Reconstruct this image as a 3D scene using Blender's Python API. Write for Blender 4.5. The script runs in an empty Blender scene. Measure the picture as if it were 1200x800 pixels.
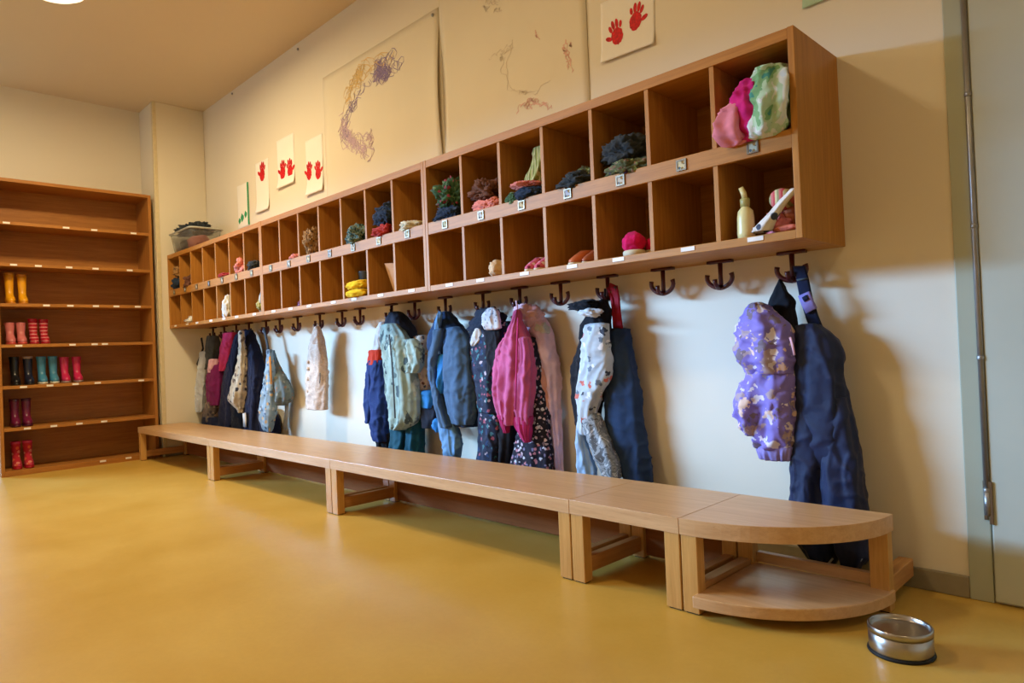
import bpy, bmesh, math, random
from math import sin, cos, pi, radians, sqrt
from mathutils import Vector, Matrix, noise

scene = bpy.context.scene
COL = scene.collection

# ------------------------------------------------------------------ camera
F_PX = 794.5
CAM = Vector((0.8134, -2.4067, 0.8047))
YAW, PITCH, ROLL = 0.7880, 0.0113, 0.0407
RM = Matrix.Rotation(YAW, 3, 'Z') @ Matrix.Rotation(PITCH, 3, 'X') @ Matrix.Rotation(ROLL, 3, 'Y')
AX_R, AX_F, AX_U = RM.col[0].copy(), RM.col[1].copy(), RM.col[2].copy()
cd = bpy.data.cameras.new('camera')
cam = bpy.data.objects.new('camera', cd)
COL.objects.link(cam)
cd.sensor_width = 36.0
cd.lens = F_PX / 1200 * 36
cd.clip_start = 0.02
m3 = Matrix((AX_R, AX_U, -AX_F)).transposed()
cam.matrix_world = Matrix.Translation(CAM) @ m3.to_4x4()
scene.camera = cam


def ray(u, v):
    return AX_R * ((u - 600) / F_PX) + AX_F - AX_U * ((v - 400) / F_PX)


def at_y(u, v, y):
    d = ray(u, v)
    return CAM + d * ((y - CAM.y) / d.y)


def at_x(u, v, x):
    d = ray(u, v)
    return CAM + d * ((x - CAM.x) / d.x)


# ------------------------------------------------------------------ materials
def lin(c):
    return tuple(((x / 255) / 12.92 if x / 255 <= 0.04045 else ((x / 255 + 0.055) / 1.055) ** 2.4) for x in c) + (1.0,)


class NT:
    def __init__(self, name):
        self.m = bpy.data.materials.new(name)
        self.m.use_nodes = True
        self.t = self.m.node_tree
        self.b = self.t.nodes['Principled BSDF']
        self.tc = self.t.nodes.new('ShaderNodeTexCoord')

    def n(self, typ, **kw):
        nd = self.t.nodes.new(typ)
        for k, v in kw.items():
            setattr(nd, k, v)
        return nd

    def link(self, a, b):
        self.t.links.new(a, b)

    def coords(self, scale=(1, 1, 1), src='Object', loc=(0, 0, 0)):
        mp = self.n('ShaderNodeMapping')
        mp.inputs['Scale'].default_value = scale
        mp.inputs['Location'].default_value = loc
        self.link(self.tc.outputs[src], mp.inputs['Vector'])
        return mp.outputs['Vector']

    def noise(self, vec, scale, detail=4, rough=0.55, dist=0.0):
        nd = self.n('ShaderNodeTexNoise')
        nd.inputs['Scale'].default_value = scale
        nd.inputs['Detail'].default_value = detail
        nd.inputs['Roughness'].default_value = rough
        nd.inputs['Distortion'].default_value = dist
        self.link(vec, nd.inputs['Vector'])
        return nd.outputs['Fac']

    def ramp(self, fac, stops, interp='LINEAR'):
        r = self.n('ShaderNodeValToRGB')
        r.color_ramp.interpolation = interp
        els = r.color_ramp.elements
        while len(els) < len(stops):
            els.new(0.5)
        for e, (p, c) in zip(els, stops):
            e.position = p
            e.color = c
        self.link(fac, r.inputs['Fac'])
        return r.outputs['Color']

    def mix(self, fac, a, b):
        mx = self.n('ShaderNodeMix', data_type='RGBA')
        for sock, v in ((mx.inputs[0], fac), (mx.inputs[6], a), (mx.inputs[7], b)):
            if hasattr(v, 'is_linked'):
                self.link(v, sock)
            else:
                sock.default_value = v
        return mx.outputs[2]

    def bump(self, h, strength=0.2, dist=0.01):
        bp = self.n('ShaderNodeBump')
        bp.inputs['Strength'].default_value = strength
        bp.inputs['Distance'].default_value = dist
        self.link(h, bp.inputs['Height'])
        self.link(bp.outputs['Normal'], self.b.inputs['Normal'])

    def fin(self, color, rough=0.6, spec=0.5, metal=0.0, sheen=0.0):
        if hasattr(color, 'is_linked'):
            self.link(color, self.b.inputs['Base Color'])
        else:
            self.b.inputs['Base Color'].default_value = color
        if hasattr(rough, 'is_linked'):
            self.link(rough, self.b.inputs['Roughness'])
        else:
            self.b.inputs['Roughness'].default_value = rough
        self.b.inputs['Specular IOR Level'].default_value = spec
        self.b.inputs['Metallic'].default_value = metal
        self.b.inputs['Sheen Weight'].default_value = sheen
        return self.m


def wood(name, c0, c1, axis='x', rough=0.48, spec=0.28):
    t = NT(name)
    st = {'x': (1.2, 22, 22), 'y': (22, 1.2, 22), 'z': (22, 22, 1.2)}[axis]
    v = t.coords(st)
    f = t.noise(v, 2.2, 6, 0.62, 0.6)
    fine = t.noise(v, 11.0, 3, 0.6)
    col = t.ramp(f, [(0.28, lin(c0)), (0.72, lin(c1))])
    dark = tuple(x * 0.82 for x in lin(c0)[:3]) + (1,)
    fl = t.ramp(fine, [(0.40, (1, 1, 1, 1)), (0.62, (0, 0, 0, 1))])
    col = t.mix(t.ramp(fine, [(0.52, (0, 0, 0, 1)), (0.75, (0.5, 0.5, 0.5, 1))]), col, dark)
    t.bump(fine, 0.04, 0.002)
    return t.fin(col, rough, spec)


def plain(name, c, rough=0.5, spec=0.4, metal=0.0, var=0.06, scale=30):
    t = NT(name)
    v = t.coords()
    f = t.noise(v, scale, 3)
    L = lin(c)
    lo = tuple(max(0, x * (1 - var)) for x in L[:3]) + (1,)
    hi = tuple(min(1, x * (1 + var)) for x in L[:3]) + (1,)
    return t.fin(t.ramp(f, [(0.3, lo), (0.7, hi)]), rough, spec, metal)


def cloth_base(t, rough=0.85):
    v = t.coords()
    big = t.noise(v, 26, 4)
    weave = t.noise(v, 700, 2)
    add = t.n('ShaderNodeMath', operation='MULTIPLY_ADD')
    t.link(big, add.inputs[0])
    add.inputs[1].default_value = 3.0
    t.link(weave, add.inputs[2])
    t.bump(add.outputs[0], 0.35, 0.004)


def fabric(name, c, rough=0.85, var=0.14, spec=0.15, sheen=0.05):
    t = NT(name)
    v = t.coords()
    f = t.noise(v, 14, 4)
    L = lin(c)
    lo = tuple(max(0, x * (1 - var)) for x in L[:3]) + (1,)
    hi = tuple(min(1, x * (1 + var)) for x in L[:3]) + (1,)
    cloth_base(t)
    return t.fin(t.ramp(f, [(0.3, lo), (0.7, hi)]), rough, spec, 0, sheen)


def printed(name, base, motifs, scale=26, size=0.33, rough=0.8, spec=0.2, warp=0.25, stretch=(1, 1, 1), dens=1.0):
    """cloth with scattered blobs: motifs is a list of colours chosen at random per blob"""
    t = NT(name)
    v = t.coords(stretch)
    wn = t.n('ShaderNodeTexNoise')
    wn.inputs['Scale'].default_value = scale * 1.6
    t.link(v, wn.inputs['Vector'])
    vm = t.n('ShaderNodeVectorMath', operation='MULTIPLY_ADD')
    t.link(wn.outputs['Color'], vm.inputs[0])
    vm.inputs[1].default_value = (warp / scale * 2,) * 3
    t.link(v, vm.inputs[2])
    vo = t.n('ShaderNodeTexVoronoi')
    vo.inputs['Scale'].default_value = scale
    t.link(vm.outputs[0], vo.inputs['Vector'])
    inside = t.ramp(vo.outputs['Distance'], [(0.0, (1, 1, 1, 1)), (size, (1, 1, 1, 1)), (min(1, size + 0.04), (0, 0, 0, 1))])
    sep = t.n('ShaderNodeSeparateColor')
    t.link(vo.outputs['Color'], sep.inputs[0])
    k = len(motifs)
    mc = t.ramp(sep.outputs[0], [(i / k, lin(c)) for i, c in enumerate(motifs)], 'CONSTANT')
    keep = t.ramp(sep.outputs[1], [(0.0, (1, 1, 1, 1)), (max(0.01, dens), (0, 0, 0, 1))], 'CONSTANT') if dens < 1 else None
    fac = inside
    if keep is not None:
        mu = t.n('ShaderNodeMath', operation='MULTIPLY')
        t.link(inside, mu.inputs[0])
        t.link(keep, mu.inputs[1])
        fac = mu.outputs[0]
    f = t.noise(v, 12, 3)
    L = lin(base)
    bc = t.ramp(f, [(0.3, tuple(x * 0.86 for x in L[:3]) + (1,)), (0.7, tuple(min(1, x * 1.12) for x in L[:3]) + (1,))])
    cloth_base(t)
    return t.fin(t.mix(fac, bc, mc), rough, spec, 0, 0.05)


def camo(name, stops, scale=22, rough=0.8, stretch=(1, 1, 1)):
    t = NT(name)
    v = t.coords(stretch)
    f = t.noise(v, scale, 3, 0.55, 0.8)
    k = len(stops)
    col = t.ramp(f, [(0.30 + 0.40 * i / k if i else 0.0, lin(c)) for i, c in enumerate(stops)], 'CONSTANT')
    cloth_base(t)
    return t.fin(col, rough, 0.2)


def striped(name, cols, axis='z', freq=40, rough=0.8):
    t = NT(name)
    v = t.coords()
    sp = t.n('ShaderNodeSeparateXYZ')
    t.link(v, sp.inputs[0])
    mu = t.n('ShaderNodeMath', operation='MULTIPLY')
    t.link(sp.outputs['xyz'.index(axis)], mu.inputs[0])
    mu.inputs[1].default_value = freq
    fr = t.n('ShaderNodeMath', operation='FRACT')
    t.link(mu.outputs[0], fr.inputs[0])
    k = len(cols)
    col = t.ramp(fr.outputs[0], [(i / k, lin(c)) for i, c in enumerate(cols)], 'CONSTANT')
    cloth_base(t)
    return t.fin(col, rough, 0.25)


WOOD0, WOOD1 = (160, 104, 40), (190, 132, 58)
M = {}
M['cab_x'] = wood('beech_veneer_along', WOOD0, WOOD1, 'x')
M['cab_z'] = wood('beech_veneer_upright', WOOD0, WOOD1, 'z')
M['cab_y'] = wood('beech_veneer_deep', WOOD0, WOOD1, 'y')
M['case_y'] = wood('bookcase_veneer_along', (152, 98, 40), (180, 122, 56), 'y')
M['case_z'] = wood('bookcase_veneer_upright', (152, 98, 40), (180, 122, 56), 'z')
M['bench_x'] = wood('bench_beech_top', (194, 150, 102), (214, 174, 126), 'x', 0.33, 0.45)
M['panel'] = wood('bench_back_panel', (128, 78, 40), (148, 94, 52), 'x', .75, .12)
M['bench_z'] = wood('bench_beech_leg', (188, 138, 72), (210, 162, 94), 'z', 0.35)
M['bench_y'] = wood('bench_beech_rail', (174, 120, 66), (198, 146, 88), 'y', 0.35)
M['hook'] = plain('dark_red_hook_plastic', (70, 16, 20), 0.35, 0.5)
M['metal'] = plain('brushed_steel', (176, 172, 166), 0.28, 0.5, 1.0)
M['alu'] = plain('dull_aluminium', (150, 150, 148), 0.4, 0.5, 0.8)
M['brass'] = plain('worn_hinge_metal', (120, 104, 84), 0.4, 0.5, 0.8)
M['rubber'] = plain('black_rubber', (22, 21, 22), 0.6, 0.3)
M['sticker'] = plain('white_label_paper', (236, 232, 224), 0.6, 0.3)
M['paper'] = plain('drawing_paper', (224, 214, 190), 0.8, 0.2, var=0.015, scale=3)
M['paper_w'] = plain('white_sheet_paper', (236, 232, 222), 0.75, 0.2, var=0.015, scale=5)
M['mint'] = plain('mint_paper', (176, 206, 178), 0.8, 0.2)
M['redpaint'] = plain('red_finger_paint', (196, 18, 22), 0.6, 0.3, var=0.35, scale=90)
M['greenedge'] = plain('green_card', (50, 150, 96), 0.7, 0.2)
M['crayon_violet'] = plain('violet_crayon', (150, 134, 172), 0.8, 0.1)
M['crayon_lilac'] = plain('lilac_crayon', (200, 174, 188), 0.8, 0.1)
M['crayon_orange'] = plain('orange_crayon', (222, 190, 128), 0.8, 0.1)
M['crayon_pink'] = plain('pink_crayon', (222, 178, 160), 0.8, 0.1)
M['crayon_grey'] = plain('grey_crayon', (212, 200, 180), 0.8, 0.1)


def wall_mat(name, c):
    t = NT(name)
    v = t.coords()
    f = t.noise(v, 1.3, 4)
    L = lin(c)
    col = t.ramp(f, [(0.3, tuple(x * 0.97 for x in L[:3]) + (1,)), (0.7, L)])
    fine = t.noise(v, 160, 3)
    t.bump(fine, 0.06, 0.003)
    return t.fin(col, 0.55, 0.3)


M['wall'] = wall_mat('cream_wall_paint', (226, 217, 196))
M['wall_end'] = wall_mat('pale_wall_paint', (226, 218, 196))
M['ceil'] = wall_mat('ceiling_paint', (214, 198, 170))
M['door'] = plain('grey_blue_door_laminate', (180, 184, 170), 0.45, 0.4, var=0.03, scale=4)
M['frame'] = plain('grey_door_frame_paint', (166, 170, 150), 0.45, 0.4, var=0.03, scale=6)
M['base'] = plain('grey_skirting_rubber', (140, 130, 106), 0.5, 0.4)


def floor_mat():
    t = NT('yellow_linoleum')
    v = t.coords()
    a = t.noise(v, 2.0, 5, 0.6)
    b = t.noise(v, 60, 5, 0.7, 0.5)
    c = t.ramp(a, [(0.3, lin((196, 156, 64))), (0.7, lin((210, 174, 86)))])
    d = t.ramp(b, [(0.35, (0, 0, 0, 1)), (0.7, (0.2, 0.2, 0.2, 1))])
    col = t.mix(d, c, lin((184, 142, 54)))
    sp = t.noise(v, 190, 2)
    col = t.mix(t.ramp(sp, [(0.71, (0, 0, 0, 1)), (0.76, (0.25, 0.25, 0.25, 1))]), col, lin((120, 84, 34)))
    r = t.ramp(t.noise(v, 5, 5), [(0.3, (0.33,) * 3 + (1,)), (0.7, (0.38,) * 3 + (1,))])
    return t.fin(col, r, 0.4)


M['floor'] = floor_mat()


# ------------------------------------------------------------------ object helpers
def wloc(o):
    p = Vector((0, 0, 0))
    while o is not None:
        p = p + o.location
        o = o.parent
    return p


def obj(name, bm, m, parent=None, smooth=False, loc=None, bevel=0.0):
    """link a bmesh written in world coordinates as ONE mesh object"""
    org = Vector(loc) if loc is not None else (wloc(parent) if parent else Vector((0, 0, 0)))
    bmesh.ops.recalc_face_normals(bm, faces=bm.faces[:])
    for v in bm.verts:
        v.co -= org
    me = bpy.data.meshes.new(name)
    bm.to_mesh(me)
    bm.free()
    for mm in (m if isinstance(m, (list, tuple)) else [m]):
        me.materials.append(M[mm] if isinstance(mm, str) else mm)
    if smooth:
        for p in me.polygons:
            p.use_smooth = True
    o = bpy.data.objects.new(name, me)
    COL.objects.link(o)
    o.location = org - (wloc(parent) if parent else Vector((0, 0, 0)))
    o.parent = parent
    if bevel:
        md = o.modifiers.new('bevel', 'BEVEL')
        md.width = bevel
        md.segments = 2
        md.limit_method = 'ANGLE'
        md.angle_limit = radians(40)
    return o


def thing(name, label, cat, loc=(0, 0, 0), group=None):
    o = bpy.data.objects.new(name, None)
    COL.objects.link(o)
    o.location = loc
    o.empty_display_size = 0.1
    o['label'] = label
    o['category'] = cat
    if group:
        o['group'] = group
    return o


def tag(o, label, cat, group=None):
    o['label'] = label
    o['category'] = cat
    if group:
        o['group'] = group
    return o


def struct(name, bm, m, parent=None, bevel=0.0, smooth=False):
    o = obj(name, bm, m, parent, smooth, None, bevel)
    if parent is None:
        o['kind'] = 'structure'
    return o


def box(bm, x0, x1, y0, y1, z0, z1):
    vs = [bm.verts.new(c) for c in ((x0, y0, z0), (x1, y0, z0), (x1, y1, z0), (x0, y1, z0), (x0, y0, z1), (x1, y0, z1), (x1, y1, z1), (x0, y1, z1))]
    for f in ((3, 2, 1, 0), (4, 5, 6, 7), (0, 1, 5, 4), (1, 2, 6, 5), (2, 3, 7, 6), (3, 0, 4, 7)):
        bm.faces.new([vs[i] for i in f])
    return bm


def B(*a):
    return box(bmesh.new(), *a)


def tube(bm, pts, r, n=10, closed_ends=True):
    """tube along a polyline; r a number or list"""
    pts = [Vector(p) for p in pts]
    rings = []
    up = Vector((0.13, 0.29, 0.95))
    for i, p in enumerate(pts):
        d = (pts[min(i + 1, len(pts) - 1)] - pts[max(i - 1, 0)]).normalized()
        s = d.cross(up)
        if s.length < 1e-3:
            s = d.cross(Vector((1, 0, 0)))
        s.normalize()
        w = s.cross(d).normalized()
        rr = r[i] if isinstance(r, (list, tuple)) else r
        rings.append([bm.verts.new(p + (s * cos(2 * pi * k / n) + w * sin(2 * pi * k / n)) * rr) for k in range(n)])
    skin(bm, rings, closed_ends)
    return bm


def skin(bm, rings, caps=True):
    n = len(rings[0])
    for a, b in zip(rings, rings[1:]):
        for k in range(n):
            bm.faces.new((a[k], a[(k + 1) % n], b[(k + 1) % n], b[k]))
    if caps:
        for ring in (rings[0], rings[-1]):
            c = Vector((0, 0, 0))
            for v in ring:
                c += v.co
            cv = bm.verts.new(c / n)
            for k in range(n):
                bm.faces.new((ring[k], ring[(k + 1) % n], cv))


def lathe(bm, prof, cx, cy, cz, n=48):
    rings = []
    for r, z in prof:
        rings.append([bm.verts.new((cx + r * cos(2 * pi * k / n), cy + r * sin(2 * pi * k / n), cz + z)) for k in range(n)])
    skin(bm, rings, True)
    return bm


def prism(bm, poly, z0, z1):
    a = [bm.verts.new((x, y, z0)) for x, y in poly]
    b = [bm.verts.new((x, y, z1)) for x, y in poly]
    bm.faces.new(a[::-1])
    bm.faces.new(b)
    n = len(poly)
    for i in range(n):
        bm.faces.new((a[i], a[(i + 1) % n], b[(i + 1) % n], b[i]))
    return bm


def crom(p0, p1, p2, p3, t):
    return 0.5 * ((2 * p1) + (-p0 + p2) * t + (2 * p0 - 5 * p1 + 4 * p2 - p3) * t * t + (-p0 + 3 * p1 - 3 * p2 + p3) * t ** 3)


def loft_world(ctrl, amp=0.012, k=7, seed=0, n=84, step=0.0065, wr=0.0072, crum=0.3, ex=0.82, hem=True, lean=0.0):
    """hanging cloth: ctrl rows (x, y, z, half width, half depth) from the top down; folds grow towards the hem"""
    rnd = random.Random(seed)
    ph = rnd.uniform(0, 6.28)
    ph2 = rnd.uniform(0, 6.28)
    off = Vector((rnd.uniform(0, 50), rnd.uniform(0, 50), rnd.uniform(0, 50)))
    rows = []
    m = len(ctrl)
    for i in range(m - 1):
        q = [ctrl[max(i - 1, 0)], ctrl[i], ctrl[i + 1], ctrl[min(i + 2, m - 1)]]
        L = sqrt(sum((q[1][j] - q[2][j]) ** 2 for j in range(3)))
        sub = max(2, int(L / step))
        for s in range(sub):
            tt = s / sub
            rows.append([crom(*(q[w][j] for w in range(4)), tt) for j in range(5)])
    rows.append(list(ctrl[-1]))
    N = len(rows)
    bm = bmesh.new()
    rings = []

    def ring(row, s, shrink=1.0, dz=0.0):
        x, y, z, a, t = row
        a = max(a, 0.003)
        t = max(t, 0.003)
        out = []
        for j in range(n):
            th = 2 * pi * j / n
            c, sn = cos(th), sin(th)
            px = a * math.copysign(abs(c) ** ex, c)
            py = t * math.copysign(abs(sn) ** ex, sn)
            lim = min(a, t)
            f = amp * (0.3 + 0.7 * s) * (sin(k * th + ph + 2.2 * noise.noise(Vector((z * 5, th * .3, seed)))) * 0.7 + 0.5 * sin((k * 1.7) * th + ph2 - 7 * z))
            P = Vector((x + px, y + py, z))
            Q = P + off
            wq = Vector((noise.noise(Q * 6), noise.noise(Q * 6 + Vector((9, 0, 0))), noise.noise(Q * 6 + Vector((0, 9, 0))))) * .05
            def cre(nv):
                return max(0.0, 1 - abs(nv) * 3.6) ** 1.4
            vert = cre(noise.noise((Q + wq) * Vector((17, 17, 3.6))))
            horiz = cre(noise.noise((Q + wq * 1.5) * Vector((6, 6, 19))))
            diag = cre(noise.noise(Vector((Q.x * 13 + Q.z * 8, Q.y * 13, Q.z * 12 - Q.x * 8)) + wq * 16))
            soft = noise.noise(Q * 9)
            f += wr * (vert * (1.1 - crum) + horiz * crum * 1.2 + diag * .7 + soft * .55 - .35)
            f = max(-lim * 0.5, min(lim * 0.7, f))
            dx, dy = px / a, py / t
            l = sqrt(dx * dx + dy * dy) + 1e-6
            out.append(bm.verts.new((x + (px + dx / l * f) * shrink, y + (py + dy / l * f) * shrink, z + dz + lean * px)))
        return out
    top = rows[0]
    rings.append(ring(top, 0, 0.55, 0.006))
    for i, r in enumerate(rows):
        rings.append(ring(r, i / max(1, N - 1)))
    if hem:
        rings.append(ring(rows[-1], 1, 0.93, -0.004))
        rings.append(ring(rows[-1], 1, 0.86, 0.012))
    else:
        rings.append(ring(rows[-1], 1, 0.6, -0.006))
    skin(bm, rings, True)
    return bm


def rows_px(rows, y, t):
    """photo rows (v, left, right[, depth factor[, y]]) -> world rows at distance y from the wall"""
    out = []
    for r in rows:
        v, a, b = r[:3]
        tf = r[3] if len(r) > 3 else 1.0
        yy = r[4] if len(r) > 4 else y
        u = (a + b) / 2
        P = at_y(u, v, yy)
        dep = (P - CAM).dot(AX_F)
        ca = 1 / sqrt(1 + ((u - 600) / F_PX) ** 2)
        w = abs(b - a) / 2 * dep * ca / F_PX
        d = Vector((P.x - CAM.x, P.y - CAM.y))
        d.normalize()
        nx, ny = abs(d.y), abs(d.x)
        tt = min(t * tf, 0.8 * w / ny)
        aa = sqrt(max(w * w - (tt * ny) ** 2, (0.3 * w) ** 2)) / nx
        out.append((P.x, yy, P.z, aa, tt))
    return out


def drape(name, parent, m, rows, y, t, amp=0.010, k=7, seed=0, **kw):
    return obj(name, loft_world(rows_px(rows, y, t), amp, k, seed, **kw), m, parent, True)


def blob_bm(c, r, amp=0.25, freq=3.0, seed=0, sub=4, floor=None, rot=0.0, flat=0.0):
    """crumpled bundle of cloth"""
    bm = bmesh.new()
    bmesh.ops.create_icosphere(bm, subdivisions=sub, radius=1.0)
    o = Vector((seed * 7.31, seed * 3.17, seed * 1.9))
    R = Matrix.Rotation(rot, 3, 'Z')
    for v in bm.verts:
        n = v.co.normalized()
        wq = Vector((noise.noise((n + o) * 1.6), noise.noise((n + o) * 1.6 + Vector((5, 0, 0))), noise.noise((n + o) * 1.6 + Vector((0, 5, 0)))))
        dirn = Vector((sin(seed), cos(seed * 1.7), sin(seed * .6 + 1))).normalized()
        q = n + wq * .9
        c1 = max(0.0, 1 - abs(noise.noise(Vector((q.dot(dirn) * freq * 1.5 + seed, q.x * 1.0, q.z * 1.0)))) * 3.0) ** 1.3
        c2 = max(0.0, 1 - abs(noise.noise((q * .9 + o) * freq)) * 3.2) ** 1.3
        c3 = max(0.0, 1 - abs(noise.noise((q + o * 1.7) * freq * 2.1)) * 3.2) ** 1.3
        s = 1 + amp * (0.70 * c1 + 0.55 * c2 + 0.28 * c3 - 0.55) + amp * 1.3 * noise.noise((n + o) * 1.5)
        p = n * s
        p = Vector((p.x * r[0], p.y * r[1], p.z * r[2]))
        p = R @ p + Vector(c)
        if floor is not None and p.z < floor:
            p.z = floor + 0.0005
        v.co = p
    return bm


def item(name, label, cat, bm, m, smooth=True, group=None, loc=None):
    zs = [v.co.z for v in bm.verts]
    xs = [v.co.x for v in bm.verts]
    ys = [v.co.y for v in bm.verts]
    base = loc or ((min(xs) + max(xs)) / 2, (min(ys) + max(ys)) / 2, min(zs))
    return tag(obj(name, bm, m, None, smooth, base), label, cat, group)


# ------------------------------------------------------------------ the room
H = 3.08
XL = -5.84            # recessed left wall behind the bookcase
XP = -5.472           # face of the wall pier the cabinet ends at
YF, XR = -3.65, 2.6
XF = -12.5             # the room runs on to the left in front of the boot shelf
struct('floor', B(XF - .2, XR + .2, YF - .2, .2, -.06, 0), 'floor')
struct('ceiling', B(XF - .2, XR + .2, YF - .2, .2, H, H + .08), 'ceil')
struct('wall_back', B(XL - .2, XR + .2, 0, .16, 0, H), 'wall')
struct('wall_right', B(XR, XR + .16, YF, 0, 0, H), 'wall_end')
WX0, WX1, WZ0, WZ1 = -12.1, -3.3, 1.45, 2.54
bm = bmesh.new()
box(bm, WX1, XR + .16, YF - .2, YF, 0, H)
box(bm, XF - .2, WX0, YF - .2, YF, 0, H)
box(bm, WX0, WX1, YF - .2, YF, 0, WZ0)
box(bm, WX0, WX1, YF - .2, YF, WZ1, H)
struct('wall_front', bm, 'wall_end')
bm = bmesh.new()
box(bm, XL - .2, XL, -1.62, 0, 0, H)
box(bm, XF, XL - .2, -1.62, -1.45, 0, H)
box(bm, XF - .2, XF, YF, -1.45, 0, H)
struct('wall_left', bm, 'wall_end')
bm = B(XL, XP, -.43, -.0005, 0, H)
pier = struct('pillar', bm, 'wall_end', bevel=.006)
bm = bmesh.new()
box(bm, XP - .03, XP + .004, -.436, -.405, 0.0, H - .002)
struct('trim_1', bm, plain('corner_guard_plastic', (214, 200, 160), .5), bevel=.003)
bm = bmesh.new()
for x in (WX0, (WX0 + WX1) / 2 - .03, WX1 - .06):
    box(bm, x, x + .06, YF - .12, YF - .06, WZ0, WZ1)
for z in (WZ0, WZ1 - .06):
    box(bm, WX0 + .06, WX1 - .06, YF - .119, YF - .061, z, z + .06)
struct('window_1', bm, plain('white_window_frame', (225, 225, 220), .4), bevel=.004)
bm = bmesh.new()
box(bm, XP + .005, .311, -.014, -.0004, 0, .066)
struct('baseboard_back', bm, 'base', bevel=.004)
struct('baseboard_left', B(XP + .0005, XP + .012, -.425, -.015, 0, .066), 'base', bevel=.004)

# door with its frame, hinge rod and leaf
bm = bmesh.new()
box(bm, .311, .372, -.012, -.0004, 0, 2.45)
box(bm, .372, 1.42, -.012, -.0004, 2.16, 2.45)
box(bm, 1.36, 1.42, -.012, -.0004, 0, 2.16)
dj = struct('trim_2', bm, 'frame', bevel=.003)
d1 = struct('door_1', B(.376, 1.356, -.020, -.0006, .008, 2.155), 'door', bevel=.004)
bm = tube(bmesh.new(), [(.368, -.019, .26), (.368, -.019, .33)], .010, 14)
for z in (.30, 1.0, 1.45, 1.75):
    pass
tube(bm, [(.368, -.019, .335), (.368, -.019, 2.1)], .0085, 14)
ro = struct('hinge_rod', bm, 'alu', d1, smooth=True)
bm = bmesh.new()
for z in (.33, .72, 1.11, 1.50, 1.89):
    lathe(bm, [(.0095, -.004), (.0105, 0), (.0105, .006), (.0095, .010)], .368, -.019, z, 14)
struct('hinge_ring', bm, 'alu', d1, smooth=True)
bm = B(.357, .366, -.017, -.0125, .245, .36)
box(bm, .3715, .382, -.026, -.0205, .235, .36)
struct('hinge_plate', bm, 'brass', d1, bevel=.001)

# ------------------------------------------------------------------ wall cubbies
ZB, ZT, DP, ML = 1.103, 1.743, .354, 1.82
T = .020
RZ0, RZ1 = 1.378, 1.436         # label rail
BOT = 1.130                      # top of the bottom board
HOOKS = [[-.151, -.418, -.665, -.939, -1.204, -1.465, -1.727],
         [-2.028, -2.303, -2.53, -2.873, -3.087, -3.374, -3.689],
         [-3.966, -4.193, -4.498, -4.744, -4.988, -5.229]]
CLAB = ['right-hand wall cubby unit, fourteen wooden compartments, coats below, open end towards the grey door',
        'middle wall cubby unit of fourteen wooden compartments with a yellow glove bundle below',
        'farthest wall cubby unit of fourteen wooden compartments under the clear plastic tub']
comp = {}
plate_cols = [(186, 196, 178), (206, 198, 160), (196, 190, 176), (170, 176, 190), (200, 186, 150), (190, 196, 200), (176, 186, 160)]


def coat_hook(root, x, i):
    y = -.075
    z = ZB - .001
    bm = bmesh.new()
    box(bm, x - .048, x + .048, y - .013, y + .013, z - .010, z)
    tube(bm, [(x, y, z - .008), (x, y, z - .055), (x, y, z - .098)], [.0095, .008, .009], 10)
    for s in (-1, 1):
        pts = []
        for q in range(9):
            a = pi / 2 * 0 + q / 8 * radians(115)
            pts.append((x + s * .045 * sin(a) + s * .007 * q / 8, y - .010 * q / 8, z - .070 - .032 * cos(a) + .006 * q / 8))
        tube(bm, pts, [.0085] * 8 + [.0095], 10)
    tube(bm, [(x, y - .001, z - .094), (x, y - .026, z - .102), (x, y - .040, z - .088), (x, y - .044, z - .072)], [.008, .0075, .0075, .009], 8)
    obj('coat_hook', bm, 'hook', root, True, (x, y, z))


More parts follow.
